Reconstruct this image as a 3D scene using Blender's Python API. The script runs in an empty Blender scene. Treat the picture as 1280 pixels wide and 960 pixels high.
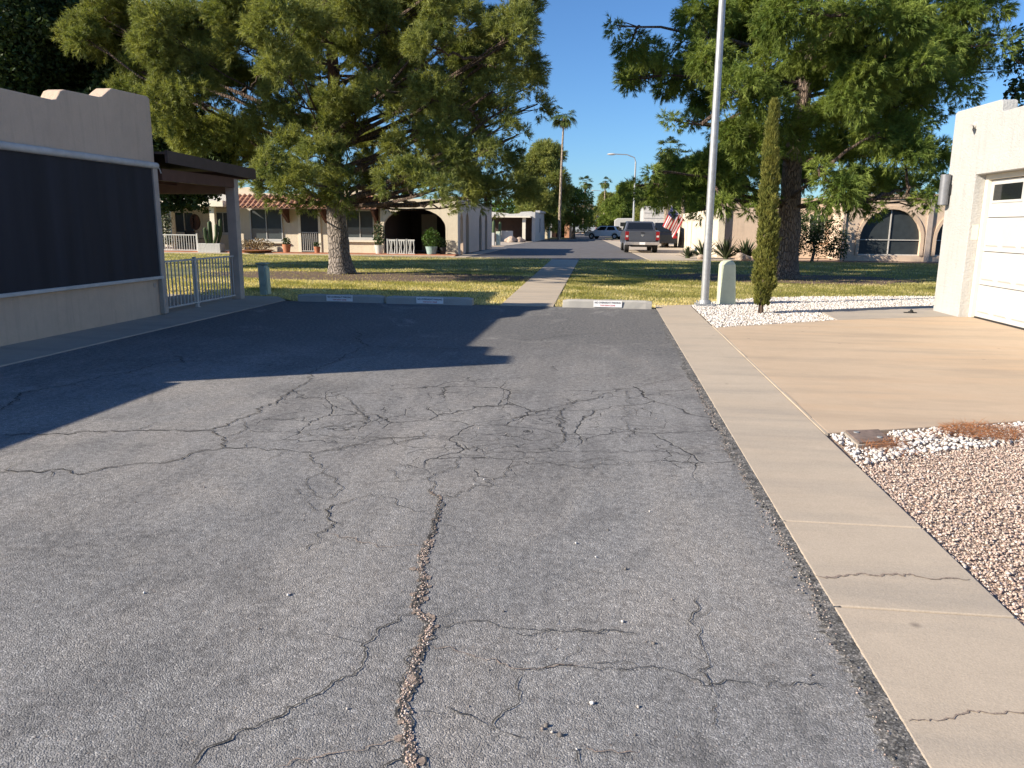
import bpy, bmesh, math, random
import numpy as np
from mathutils import Vector, Matrix
rad = math.radians
sc = bpy.context.scene
col = sc.collection

# ------------------------------------------------------------------ camera
F, CAMH, PITCH, YAW, ROLL = 961.0, 1.55, 11.7, 6.8, 0.5
cam = bpy.data.cameras.new('camera'); camo = bpy.data.objects.new('camera', cam); col.objects.link(camo)
CM = Matrix.Rotation(rad(YAW), 4, 'Z') @ Matrix.Rotation(rad(90-PITCH), 4, 'X') @ Matrix.Rotation(rad(ROLL), 4, 'Z')
camo.matrix_world = Matrix.Translation((0, 0, CAMH)) @ CM
cam.sensor_width = 36; cam.lens = 36*F/1280; cam.clip_end = 3000; cam.clip_start = 0.05
sc.camera = camo
# ------------------------------------------------------------------ light
SUN_EL, SUN_AZ = 26.3, 64.0          # shadows run towards azimuth 64 (from +Y towards +X)
w = bpy.data.worlds.new('World'); sc.world = w; w.use_nodes = True
nt = w.node_tree; bg = nt.nodes['Background']
sky = nt.nodes.new('ShaderNodeTexSky'); sky.sky_type = 'NISHITA'; sky.sun_disc = False
sky.sun_elevation = rad(SUN_EL); sky.sun_rotation = rad(SUN_AZ+180)
sky.air_density = 1.0; sky.dust_density = 0.3; sky.ozone_density = 1.0; sky.altitude = 300
tint = nt.nodes.new('ShaderNodeMix'); tint.data_type = 'RGBA'; tint.blend_type = 'MULTIPLY'; tint.inputs[0].default_value = 1.0
tint.inputs[7].default_value = (0.57, 0.91, 1.36, 1)      # a clear desert-blue sky
nt.links.new(sky.outputs[0], tint.inputs[6]); nt.links.new(tint.outputs[2], bg.inputs[0]); bg.inputs[1].default_value = 0.062
sun = bpy.data.lights.new('sun', 'SUN'); sun.energy = 5.0; sun.angle = rad(0.53); sun.color = (1.0, 0.885, 0.73)
so = bpy.data.objects.new('sun', sun); col.objects.link(so)
d = Vector((math.sin(rad(SUN_AZ))*math.cos(rad(SUN_EL)), math.cos(rad(SUN_AZ))*math.cos(rad(SUN_EL)), -math.sin(rad(SUN_EL))))
so.rotation_euler = d.to_track_quat('-Z', 'Y').to_euler(); so.location = (-20, -10, 15)
vs = sc.view_settings
vs.view_transform = 'Standard'; vs.look = 'None'; vs.exposure = 0.90; vs.gamma = 1; vs.use_curve_mapping = False
sc.render.engine = 'CYCLES'
sc.cycles.max_bounces = 6; sc.cycles.transparent_max_bounces = 4; sc.cycles.diffuse_bounces = 3
rnd = random.Random(7); RN = np.random.default_rng(11)

# ------------------------------------------------------------------ helpers
def ray(x, y): return (CM.to_3x3() @ Vector(((x-640)/F, -(y-480)/F, -1)))
def gnd(x, y, z=0.0):
    """a point of the ground seen at photo coordinates (measured once, used as a survey)"""
    r = ray(x, y); t = (z-CAMH)/r.z; return (r.x*t, r.y*t)
def atY(x, y, Y):
    r = ray(x, y); t = Y/r.y; return (r.x*t, CAMH+r.z*t)
WL = {}
def wl(o): return WL.get(o.name, Vector((0, 0, 0))) if o else Vector((0, 0, 0))
def tag(o, label=None, cat=None, group=None, kind=None):
    if label: o['label'] = label
    if cat: o['category'] = cat
    if group: o['group'] = group
    if kind: o['kind'] = kind
    return o
def empty(name, loc, label, cat, group=None):
    o = bpy.data.objects.new(name, None); col.objects.link(o); o.empty_display_size = 0.2
    o.location = loc; WL[o.name] = Vector(loc); return tag(o, label, cat, group)
def link_mesh(name, V, Fc, mats, fm=None, parent=None, origin=None, smooth=False):
    base = wl(parent)
    o_at = Vector(origin) if origin is not None else base
    me = bpy.data.meshes.new(name)
    V = np.asarray(V, dtype=np.float64).reshape(-1, 3) - np.array(o_at)
    if isinstance(Fc, np.ndarray):
        n = len(Fc); k = Fc.shape[1]
        me.vertices.add(len(V)); me.vertices.foreach_set('co', V.astype(np.float32).ravel())
        me.loops.add(n*k); me.loops.foreach_set('vertex_index', Fc.astype(np.int32).ravel())
        me.polygons.add(n); me.polygons.foreach_set('loop_start', np.arange(0, n*k, k, dtype=np.int32))
        me.update(calc_edges=True)
    else:
        me.from_pydata(V.tolist(), [], Fc); me.update()
    for m in (mats if isinstance(mats, (list, tuple)) else [mats]): me.materials.append(m)
    if fm is not None: me.polygons.foreach_set('material_index', np.asarray(fm, dtype=np.int32))
    if smooth: me.polygons.foreach_set('use_smooth', np.ones(len(me.polygons), dtype=bool))
    o = bpy.data.objects.new(name, me); col.objects.link(o)
    if parent: o.parent = parent
    o.location = o_at - base
    WL[o.name] = o_at
    return o
def frame_of(ax):
    ax = Vector(ax).normalized(); up = Vector((0, 0, 1)) if abs(ax.z) < 0.9 else Vector((1, 0, 0))
    u = ax.cross(up).normalized(); return u, ax.cross(u).normalized()
class MB:
    def __init__(s): s.V = []; s.F = []; s.M = []
    def add(s, vs, fs, m=0):
        b = len(s.V); s.V += [tuple(v) for v in vs]
        for f in fs: s.F.append([b+i for i in f]); s.M.append(m)
        return s
    def box(s, x0, x1, y0, y1, z0, z1, m=0):
        return s.add([(x, y, z) for z in (z0, z1) for y in (y0, y1) for x in (x0, x1)],
                     [(0, 2, 3, 1), (4, 5, 7, 6), (0, 1, 5, 4), (2, 6, 7, 3), (0, 4, 6, 2), (1, 3, 7, 5)], m)
    def poly(s, pts, m=0): return s.add(pts, [tuple(range(len(pts)))], m)
    def sheet(s, pts2, z, m=0): return s.poly([(p[0], p[1], z) for p in pts2], m)
    def prism(s, pts, vec, m=0):
        n = len(pts); vec = Vector(vec); a = [Vector(p) for p in pts]; b = [p+vec for p in a]
        return s.add(a+b, [tuple(reversed(range(n))), tuple(range(n, 2*n))]+[(i, (i+1) % n, n+(i+1) % n, n+i) for i in range(n)], m)
    def tube(s, pts, rs, n=8, m=0, cap=True, jit=0.0):
        pts = [Vector(p) for p in pts]
        if not isinstance(rs, (list, tuple)): rs = [rs]*len(pts)
        b = len(s.V)
        t0 = (pts[-1]-pts[0]).normalized(); u, v = frame_of(t0)
        for i, p in enumerate(pts):
            t = (pts[min(i+1, len(pts)-1)]-pts[max(i-1, 0)])
            if t.length > 1e-9:
                t.normalize(); u = (u-t*u.dot(t)); u = u.normalized() if u.length > 1e-6 else frame_of(t)[0]; v = t.cross(u)
            for k in range(n):
                a = 2*math.pi*k/n; r = rs[i]*(1+jit*(rnd.random()-.5))
                s.V.append(tuple(p+(u*math.cos(a)+v*math.sin(a))*r))
        for i in range(len(pts)-1):
            for k in range(n):
                k2 = (k+1) % n
                s.F.append([b+i*n+k, b+i*n+k2, b+(i+1)*n+k2, b+(i+1)*n+k]); s.M.append(m)
        if cap:
            s.F.append([b+k for k in reversed(range(n))]); s.M.append(m)
            e = b+(len(pts)-1)*n; s.F.append([e+k for k in range(n)]); s.M.append(m)
        return s
    def ball(s, c, r, m=0, n=10, k=6):
        pts = []; rx, ry, rz = (r, r, r) if not isinstance(r, (tuple, list)) else r
        b = len(s.V)
        for j in range(k+1):
            ph = math.pi*j/k
            for i in range(n):
                a = 2*math.pi*i/n
                s.V.append((c[0]+rx*math.sin(ph)*math.cos(a), c[1]+ry*math.sin(ph)*math.sin(a), c[2]+rz*math.cos(ph)))
        for j in range(k):
            for i in range(n):
                i2 = (i+1) % n
                s.F.append([b+j*n+i, b+(j+1)*n+i, b+(j+1)*n+i2, b+j*n+i2]); s.M.append(m)
        return s
    def build(s, name, mats, parent=None, origin=None, bevel=0, smooth=False, seg=2):
        o = link_mesh(name, s.V, s.F, mats, s.M, parent, origin, smooth)
        if bevel:
            b = o.modifiers.new('bevel', 'BEVEL'); b.width = bevel; b.segments = seg; b.limit_method = 'ANGLE'; b.angle_limit = rad(40)
        if smooth:
            for p in o.data.polygons: p.use_smooth = True
            o.data.set_sharp_from_angle(angle=rad(40))
        return o
def copy_tree(src, loc, rz, label=None):
    c = src.copy(); col.objects.link(c); c.location = loc; c.rotation_euler.z = rz
    if label: c['label'] = label
    def rec(a, b):
        for ch in list(a.children):
            d2 = ch.copy(); col.objects.link(d2); d2.parent = b; rec(ch, d2)
    rec(src, c); return c

# ------------------------------------------------------------------ materials
class NT:
    def __init__(s, name):
        s.m = bpy.data.materials.new(name); s.m.use_nodes = True; s.t = s.m.node_tree; s.n = s.t.nodes; s.l = s.t.links
        s.b = s.n['Principled BSDF']; s.out = s.n['Material Output']; s.tc = s.n.new('ShaderNodeTexCoord')
        s.co = s.tc.outputs['Object']
    def node(s, t, **k):
        n = s.n.new(t)
        for a, v in k.items(): setattr(n, a, v)
        return n
    def map(s, scale=(1, 1, 1), rot=(0, 0, 0), loc=(0, 0, 0), src=None):
        n = s.n.new('ShaderNodeMapping'); n.inputs['Scale'].default_value = scale; n.inputs['Rotation'].default_value = rot
        n.inputs['Location'].default_value = loc; s.l.new(src or s.co, n.inputs[0]); return n.outputs[0]
    def noise(s, scale, det=4, rough=.55, src=None, dist=0):
        n = s.n.new('ShaderNodeTexNoise'); n.inputs['Scale'].default_value = scale; n.inputs['Detail'].default_value = det
        n.inputs['Roughness'].default_value = rough; n.inputs['Distortion'].default_value = dist
        s.l.new(src or s.co, n.inputs['Vector']); return n.outputs[0]
    def noisec(s, scale, det=4, src=None):
        o = s.noise(scale, det, .5, src); return o.node.outputs[1]
    def voro(s, scale, feature='F1', out=0, src=None, rand=1):
        n = s.n.new('ShaderNodeTexVoronoi'); n.feature = feature; n.inputs['Scale'].default_value = scale
        n.inputs['Randomness'].default_value = rand
        s.l.new(src or s.co, n.inputs['Vector']); return n.outputs[out]
    def ramp(s, x, stops, interp='LINEAR'):
        n = s.n.new('ShaderNodeValToRGB'); n.color_ramp.interpolation = interp
        e = n.color_ramp.elements
        while len(e) < len(stops): e.new(0.5)
        for i, (p, c) in enumerate(stops):
            e[i].position = p; e[i].color = (c, c, c, 1) if not isinstance(c, (tuple, list)) else (*c, 1)
        s.l.new(x, n.inputs[0]); return n.outputs[0]
    def math(s, op, a, b=None, clamp=False):
        n = s.n.new('ShaderNodeMath'); n.operation = op; n.use_clamp = clamp
        for i, v in enumerate((a, b)):
            if v is None: continue
            if isinstance(v, (int, float)): n.inputs[i].default_value = v
            else: s.l.new(v, n.inputs[i])
        return n.outputs[0]
    def mix(s, f, a, b, mode='MIX'):
        n = s.n.new('ShaderNodeMix'); n.data_type = 'RGBA'; n.blend_type = mode
        for sock, v in ((n.inputs[0], f), (n.inputs[6], a), (n.inputs[7], b)):
            if isinstance(v, (int, float)): sock.default_value = v if sock == n.inputs[0] else (v, v, v, 1)
            elif isinstance(v, (tuple, list)): sock.default_value = (*v, 1)
            else: s.l.new(v, sock)
        return n.outputs[2]
    def sep(s, src=None):
        n = s.n.new('ShaderNodeSeparateXYZ'); s.l.new(src or s.co, n.inputs[0]); return n.outputs
    def color(s, c):
        if isinstance(c, (tuple, list)): s.b.inputs['Base Color'].default_value = (*c, 1)
        else: s.l.new(c, s.b.inputs['Base Color'])
    def bump(s, h, strength=.5, dist=.01):
        n = s.n.new('ShaderNodeBump'); n.inputs['Strength'].default_value = strength; n.inputs['Distance'].default_value = dist
        s.l.new(h, n.inputs['Height']); s.l.new(n.outputs[0], s.b.inputs['Normal']); return n
    def rough(s, v): s.b.inputs['Roughness'].default_value = v
def simple(name, c, rough=.7, var=.15, vs_=6, bump=0, bs=80, metal=0, spec=None):
    t = NT(name); n = t.noise(vs_, 5)
    lo = tuple(x*(1-var) for x in c); hi = tuple(min(1, x*(1+var)) for x in c)
    t.color(t.ramp(n, [(.3, lo), (.7, hi)])); t.rough(rough); t.b.inputs['Metallic'].default_value = metal
    if spec is not None: t.b.inputs['Specular IOR Level'].default_value = spec
    if bump: t.bump(t.noise(bs, 3), bump, .004)
    return t.m
def stucco(name, c, var=.08, bump=.6):
    t = NT(name); n = t.noise(.8, 5); n2 = t.noise(5, 5, .65)
    a = t.ramp(n, [(.3, tuple(x*(1-var) for x in c)), (.7, tuple(min(1, x*(1+var)) for x in c))])
    a = t.mix(.35, a, t.ramp(n2, [(.35, tuple(x*.88 for x in c)), (.65, tuple(min(1, x*1.08) for x in c))]))
    # rain streaks and a splash line
    st = t.noise(3, 3, .6, t.map((3, 3, .25)))
    a = t.mix(t.ramp(st, [(.52, 0.0), (.8, .42)]), a, tuple(x*.62 for x in c))
    t.color(a); t.rough(.93)
    v = t.ramp(t.noise(26, 4, .65), [(.42, 0.0), (.56, 1.0)]); f = t.noise(160, 2)
    t.bump(t.math('ADD', t.math('MULTIPLY', v, .7), t.math('MULTIPLY', f, .5)), bump, .006)
    return t.m
def glass_dark(name='dark_glass', c=(.012, .014, .016)):
    t = NT(name); t.color(c); t.rough(.08); t.b.inputs['Specular IOR Level'].default_value = .6
    t.bump(t.noise(1.5, 2), .05, .02); return t.m
def foliage(name, c1, c2, trans=.35, rough=.6, scale=1.2):
    t = NT(name); n = t.noise(scale, 3); g = t.node('ShaderNodeNewGeometry')
    base = t.ramp(n, [(.35, c1), (.65, c2)])
    r = t.ramp(g.outputs['Random Per Island'], [(0, .62), (1, 1.35)])
    cc = t.mix(1.0, base, r, 'MULTIPLY'); t.color(cc); t.rough(rough); t.b.inputs['Specular IOR Level'].default_value = .25
    tr = t.node('ShaderNodeBsdfTranslucent'); t.l.new(t.mix(1.0, cc, (1.25, 1.2, .6), 'MULTIPLY'), tr.inputs[0])
    mx = t.node('ShaderNodeMixShader'); mx.inputs[0].default_value = trans
    t.l.new(t.b.outputs[0], mx.inputs[1]); t.l.new(tr.outputs[0], mx.inputs[2]); t.l.new(mx.outputs[0], t.out.inputs[0])
    return t.m
def stonemat(name, stops, rough=.85):
    t = NT(name); g = t.node('ShaderNodeNewGeometry'); c = t.ramp(g.outputs['Random Per Island'], stops, 'CONSTANT')
    t.color(t.mix(.25, c, t.ramp(t.noise(60, 3), [(.3, (.1, .08, .07)), (.7, (.8, .72, .66))]))); t.rough(rough); return t.m

def m_asphalt():
    t = NT('asphalt'); x, y, z = t.sep()[:3]
    big = t.noise(.45, 4, .6); mid = t.noise(2.6, 5, .65); fine = t.noise(22, 5, .7)
    a = t.ramp(big, [(.32, (.165, .164, .162)), (.68, (.285, .282, .276))])
    a = t.mix(.45, a, t.ramp(mid, [(.3, (.145, .144, .144)), (.7, (.29, .286, .280))]))
    # rust-tan dust on the wheel path at the right, pale dust in patches
    dust = t.math('MULTIPLY', t.ramp(t.noise(.8, 6, .68, t.map((1, .6, 1), loc=(3, 1, 0)), .6), [(.44, 0.0), (.66, 1.0)]), .8)
    a = t.mix(dust, a, (.345, .318, .285))
    # worn tyre lanes along the road, brushed fine lines
    ln = t.noise(1.4, 3, .5, t.map((1.0, .06, 1), rot=(0, 0, rad(9))))
    a = t.mix(t.ramp(ln, [(.46, 0.0), (.66, .55)]), a, (.135, .132, .132))
    br = t.noise(9, 3, .6, t.map((1, .05, 1), rot=(0, 0, rad(24))))
    a = t.mix(t.ramp(br, [(.48, 0.0), (.70, .38)]), a, (.33, .327, .32))
    # darker tone toward the far end, its edge broken by noise
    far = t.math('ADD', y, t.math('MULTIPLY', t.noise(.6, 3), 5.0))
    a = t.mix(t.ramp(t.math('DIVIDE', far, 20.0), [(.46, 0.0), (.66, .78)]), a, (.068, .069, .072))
    pa = t.noise(1.05, 5, .7, t.map((1, .7, 1), loc=(7, 2, 0)), 1.2)
    a = t.mix(t.ramp(pa, [(.38, .55), (.47, 0.0)]), a, (.115, .113, .112)); a = t.mix(t.ramp(pa, [(.56, 0.0), (.68, .5)]), a, (.34, .325, .305))
    # oil spots
    sp = t.ramp(t.voro(1.1), [(.0, 1.0), (.24, 0.0)]); sp = t.math('MULTIPLY', sp, t.ramp(t.noise(7, 4), [(.45, 0.0), (.62, .75)]))
    a = t.mix(sp, a, (.045, .042, .04))
    # aggregate
    vc = t.voro(190, out=1); vs1 = t.n.new('ShaderNodeSeparateColor'); t.l.new(vc, vs1.inputs[0])
    vd = t.voro(190)
    ag = t.ramp(vs1.outputs[0], [(0, .58), (.50, .92), (.80, 1.12), (.92, 1.6), (1, 2.3)])
    a = t.mix(1.0, a, ag, 'MULTIPLY')
    vc2 = t.voro(75, out=1); vs2 = t.n.new('ShaderNodeSeparateColor'); t.l.new(vc2, vs2.inputs[0])
    m2 = t.math('MULTIPLY', t.ramp(vs2.outputs[1], [(.90, 0.0), (.93, 1.0)]), t.ramp(t.voro(75), [(.25, .8), (.45, 0.0)]))
    a = t.mix(m2, a, t.ramp(vs2.outputs[0], [(0, (.42, .40, .38)), (.6, (.30, .24, .20)), (1, (.04, .04, .04))]))
    a = t.mix(.35, a, t.ramp(fine, [(.35, (.07, .07, .072)), (.65, (.36, .357, .35))]))
    # alligator cracking: a web of hairline cracks in the middle of the lot
    wob = t.node('ShaderNodeVectorMath', operation='ADD'); nc = t.noisec(1.8, 6)
    sc_ = t.node('ShaderNodeVectorMath', operation='SCALE'); sc_.inputs['Scale'].default_value = .55
    t.l.new(nc, sc_.inputs[0]); t.l.new(t.co, wob.inputs[0]); t.l.new(sc_.outputs[0], wob.inputs[1])
    cr = t.voro(1.15, 'DISTANCE_TO_EDGE', 0, wob.outputs[0]); cr2 = t.voro(3.0, 'DISTANCE_TO_EDGE', 0, wob.outputs[0])
    def band(v, c0, w0): return t.math('SUBTRACT', 1.0, t.math('DIVIDE', t.math('ABSOLUTE', t.math('SUBTRACT', v, c0)), w0), True)
    area = t.math('MULTIPLY', band(y, 6.2, 2.3), band(x, -.6, 3.2))
    area = t.ramp(t.math('MULTIPLY', area, t.ramp(t.noise(1.1, 3), [(.38, .35), (.6, 1.4)])), [(.18, 0.0), (.4, 1.0)])
    c1 = t.ramp(cr, [(.003, 1.0), (.011, 0.0)]); c2 = t.ramp(cr2, [(.003, .8), (.014, 0.0)])
    gate = t.ramp(t.noise(2.2, 2), [(.47, 0.0), (.53, 1.0)])
    ck = t.math('ADD', t.math('MULTIPLY', t.math('MULTIPLY', c2, area), gate), t.math('MULTIPLY', t.math('MULTIPLY', c1, area), .8), True)
    a = t.mix(ck, a, (.028, .027, .026))
    t.color(a); t.rough(.92); t.b.inputs['Specular IOR Level'].default_value = .25
    h = t.math('ADD', t.math('MULTIPLY', t.math('SUBTRACT', 1.0, vd), .5), t.math('MULTIPLY', fine, .55))
    h = t.math('ADD', h, t.math('MULTIPLY', t.noise(3, 4), 1.5)); h = t.math('SUBTRACT', h, t.math('MULTIPLY', ck, 1.5))
    t.bump(h, .9, .006)
    return t.m
def m_concrete(name, c, stain=(.55, .36, .2), st=.3):
    t = NT(name)
    a = t.ramp(t.noise(.7, 5, .6), [(.3, tuple(x*.86 for x in c)), (.7, tuple(x*1.1 for x in c))])
    a = t.mix(.4, a, t.ramp(t.noise(5, 5, .7), [(.3, tuple(x*.82 for x in c)), (.7, tuple(x*1.12 for x in c))]))
    s1 = t.noise(.9, 4, .6, t.map((.35, 1.3, 1), loc=(1, 4, 0)))
    a = t.mix(t.ramp(s1, [(.48, 0.0), (.75, st)]), a, stain)
    dk = t.noise(1.4, 5, .65, t.map((.25, 1.5, 1), rot=(0, 0, .15)))
    a = t.mix(t.ramp(dk, [(.48, 0.0), (.68, .6)]), a, tuple(x*f for x, f in zip(c, (.55, .60, .68))))
    a = t.mix(.3, a, t.ramp(t.noise(120, 3, .7), [(.3, tuple(x*.6 for x in c)), (.7, tuple(min(1, x*1.35) for x in c))]))
    sp = t.math('MULTIPLY', t.ramp(t.voro(2.1), [(.0, 1.0), (.06, 0.0)]), .7); a = t.mix(sp, a, (.1, .08, .07))
    t.color(a); t.rough(.9); t.bump(t.math('ADD', t.noise(140, 3), t.math('MULTIPLY', t.noise(8, 4), .8)), .35, .004); return t.m
def m_lawn():
    t = NT('lawn_turf'); x, y, z = t.sep()[:3]
    g = t.ramp(t.noise(5, 5, .7), [(.3, (.09, .12, .025)), (.7, (.19, .20, .05))])
    dry = (.46, .38, .18)
    n = t.noise(.7, 5, .65, t.map((.5, 1.4, 1)))
    edge = t.math('SUBTRACT', 1.0, t.math('DIVIDE', t.math('SUBTRACT', y, 15.2), 1.6), True)   # parched strip by the kerb stops
    f = t.math('ADD', t.ramp(n, [(.45, 0.0), (.68, .7)]), t.math('MULTIPLY', edge, .75), True)
    a = t.mix(f, g, dry)
    t.color(t.mix(.3, a, t.ramp(t.noise(60, 3), [(.3, (.03, .035, .01)), (.7, (.34, .32, .12))]))); t.rough(.95); t.bump(t.noise(90, 3), .8, .02); return t.m

MAT = {}
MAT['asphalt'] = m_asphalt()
MAT['asphalt_far'] = simple('street_asphalt', (.11, .105, .105), .9, .2, 1.5, .4, 90)
MAT['crack'] = simple('crack_dark', (.050, .048, .045), .95, .3, 30)  # dark colour stands in for the shaded depth of the cracks
MAT['crack_sand'] = simple('crack_sand', (.26, .205, .165), .95, .45, 70, .8, 120)
def m_tar():
    t = NT('broken_asphalt'); a = t.ramp(t.noise(14, 5, .7), [(.32, (.045, .044, .043)), (.5, (.11, .108, .104)), (.68, (.22, .205, .19))])
    v = t.voro(150, out=1); s = t.n.new('ShaderNodeSeparateColor'); t.l.new(v, s.inputs[0])
    t.color(t.mix(1.0, a, t.ramp(s.outputs[0], [(0, .5), (.7, 1.1), (.9, 1.9), (1, 2.6)]), 'MULTIPLY')); t.rough(.95); t.bump(t.noise(60, 5, .7), 1.0, .012); return t.m
MAT['edge_tar'] = m_tar()
MAT['concrete'] = m_concrete('pavement_concrete', (.47, .395, .305), (.50, .37, .25), .35)
MAT['drive'] = m_concrete('driveway_concrete', (.52, .40, .28), (.54, .35, .20), .6)
MAT['concrete_grey'] = m_concrete('grey_concrete', (.40, .35, .29), (.46, .36, .25), .25)
MAT['stop'] = m_concrete('kerb_stop_concrete', (.40, .385, .35), (.3, .26, .2), .2)
MAT['lawn'] = m_lawn()
MAT['dirt'] = simple('dirt', (.40, .29, .22), .95, .3, 3, .7, 60)
MAT['mulch'] = simple('pine_litter', (.13, .085, .055), .95, .5, 9, .9, 80)
MAT['needle_litter'] = simple('needle_litter', (.42, .17, .06), .95, .4, 14, .9, 120)
MAT['stucco_tan'] = stucco('stucco_tan', (.60, .455, .335))
MAT['stucco_white'] = stucco('stucco_white', (.46, .455, .435), .07, 1.0)
MAT['stucco_cream'] = stucco('stucco_cream', (.66, .58, .45), .06, .4)
MAT['stucco_pink'] = stucco('stucco_pink', (.60, .47, .36), .06, .4)
MAT['stucco_rust'] = stucco('stucco_rust', (.50, .26, .15), .06, .4)
MAT['white'] = simple('white_paint', (.50, .495, .475), .45, .05, 3)
MAT['offwhite'] = simple('aged_white_paint', (.52, .50, .47), .55, .12, 6, .2, 60)
MAT['taupe'] = simple('taupe_paint', (.43, .36, .31), .6, .12, 5, .2, 40)
MAT['brown'] = simple('brown_fascia', (.075, .048, .040), .6, .15, 5, .3, 40)
MAT['brown2'] = simple('dark_wood', (.10, .045, .03), .7, .2, 5)
MAT['soffit'] = simple('soffit_tan', (.22, .15, .10), .8, .1, 4)
MAT['cream_trim'] = simple('cream_trim', (.72, .66, .54), .6, .05, 6)
MAT['galv'] = simple('galvanised_steel', (.36, .37, .375), .5, .12, 12, .1, 40, metal=.55)
MAT['grey_metal'] = simple('grey_metal', (.20, .205, .22), .5, .12, 10, .15, 60, metal=.3)
MAT['pale_green'] = simple('pale_green_plastic', (.52, .57, .43), .6, .10, 5, .2, 30)
MAT['teal'] = simple('weathered_teal', (.28, .38, .36), .6, .25, 6)
MAT['dark'] = simple('dark_paint', (.012, .012, .014), .6, .2, 5)
MAT['black'] = simple('black_rubber', (.018, .018, .018), .85, .2, 5)
MAT['rust_iron'] = simple('rusty_iron', (.20, .15, .125), .8, .35, 18, .8, 60, metal=.2)
MAT['glass'] = glass_dark()
MAT['sun_screen'] = simple('window_sun_screen', (.030, .038, .042), .55, .2, 4)
MAT['glass_grey'] = glass_dark('grey_glass', (.06, .075, .08))
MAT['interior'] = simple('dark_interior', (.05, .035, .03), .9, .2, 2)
MAT['red'] = simple('red_lens', (.22, .012, .015), .25, .05, 5)
MAT['chrome'] = simple('chrome', (.6, .6, .62), .25, .1, 5, metal=.8)
MAT['terracotta'] = simple('terracotta', (.42, .17, .09), .85, .2, 6, .3, 60)
MAT['boulder'] = simple('boulder', (.40, .31, .24), .9, .3, 4, .9, 12)
MAT['sign_white'] = simple('sign_face', (.82, .82, .82), .5, .06, 12)
MAT['ink'] = simple('sign_ink', (.015, .015, .02), .6, .05, 5)
MAT['ink_red'] = simple('sign_red', (.50, .02, .05), .6, .05, 5)
def m_screen():
    t = NT('screen_mesh'); a = t.ramp(t.noise(1.2, 3, .5, t.map((1, 3, .15))), [(.35, (.010, .010, .016)), (.7, (.022, .022, .032))])
    t.color(a); t.rough(.75); wv = t.node('ShaderNodeTexWave'); wv.inputs['Scale'].default_value = .8; wv.bands_direction = 'Y'; wv.inputs['Distortion'].default_value = 1.5; t.l.new(t.co, wv.inputs[0])
    t.bump(wv.outputs[1], .25, .02); return t.m
MAT['screen'] = m_screen()
def m_bark(name, c1, c2, sc1=5, redtop=None):
    t = NT(name); mp = t.map((1, 1, .28)); v = t.voro(sc1*2.2, 'DISTANCE_TO_EDGE', 0, mp); n = t.noise(sc1*4, 5, .7, mp)
    a = t.mix(t.ramp(v, [(.02, 1.0), (.12, 0.0)]), t.ramp(n, [(.3, c1), (.7, c2)]), tuple(x*.5 for x in c1))
    if redtop:
        z = t.sep()[2]; a = t.mix(t.ramp(t.math('DIVIDE', t.math('ADD', z, t.math('MULTIPLY', t.noise(2, 3), 1.6)), 10), [(.31, 0.0), (.4, 1.0)]), a, t.ramp(n, [(.3, redtop), (.7, tuple(x*1.9 for x in redtop))]))
    t.color(a); t.rough(.95); t.bump(t.math('ADD', t.ramp(v, [(0, 0.0), (.2, 1.0)]), t.math('MULTIPLY', n, .6)), 1.0, .04); return t.m
MAT['bark'] = m_bark('pine_bark', (.24, .20, .17), (.44, .38, .33), 8.5, (.13, .065, .04))
MAT['bark_r'] = m_bark('pine_bark_dark', (.21, .155, .125), (.37, .285, .23), 8)
MAT['bark_palm'] = m_bark('palm_bark', (.34, .26, .19), (.5, .41, .31), 4)
MAT['wood'] = m_bark('twig_bark', (.09, .06, .045), (.17, .12, .09), 6)
MAT['pine_l'] = foliage('pine_needles_olive', (.15, .19, .055), (.29, .315, .095), .35)
MAT['pine_r'] = foliage('pine_needles_green', (.105, .165, .034), (.25, .31, .068), .35)
MAT['pine_b'] = foliage('pine_needles_blue', (.17, .21, .06), (.29, .31, .09), .35)
MAT['leaf_dark'] = foliage('dark_leaves', (.022, .042, .012), (.055, .090, .026), .15)
MAT['leaf_mid'] = foliage('green_leaves', (.05, .10, .018), (.09, .16, .03), .3)
MAT['leaf_brown'] = foliage('dusty_leaves', (.20, .15, .08), (.26, .19, .11), .2)
MAT['cypress'] = foliage('cypress_scales', (.13, .15, .035), (.25, .245, .06), .2, scale=6)
MAT['agave'] = foliage('agave_leaves', (.035, .05, .022), (.07, .09, .04), .05)
MAT['cactus'] = foliage('cactus_skin', (.045, .075, .03), (.08, .11, .045), 0)
MAT['palm'] = foliage('palm_leaves', (.06, .095, .02), (.13, .16, .04), .25)
MAT['palm_dead'] = foliage('dry_palm_leaves', (.10, .07, .04), (.16, .12, .07), .1)
MAT['grass_g'] = foliage('grass_blades', (.27, .27, .075), (.48, .44, .17), .5, scale=1.0)
MAT['grass_d'] = foliage('dry_grass_blades', (.68, .57, .27), (.80, .70, .40), .45, scale=1.0)
MAT['gravel'] = stonemat('desert_gravel', [(0, (.48, .34, .26)), (.22, (.58, .47, .38)), (.45, (.38, .27, .22)), (.55, (.60, .51, .43)), (.74, (.44, .30, .24)), (.93, (.17, .13, .12)), (.95, (.70, .64, .58))])
MAT['white_rock'] = stonemat('white_rock', [(0, (.60, .57, .53)), (.3, (.70, .68, .65)), (.6, (.48, .43, .38)), (.75, (.74, .73, .71))])
MAT['pebble'] = stonemat('loose_pebbles', [(0, (.05, .045, .04)), (.4, (.22, .18, .155)), (.7, (.48, .43, .38)), (.9, (.10, .09, .08))])

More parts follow.
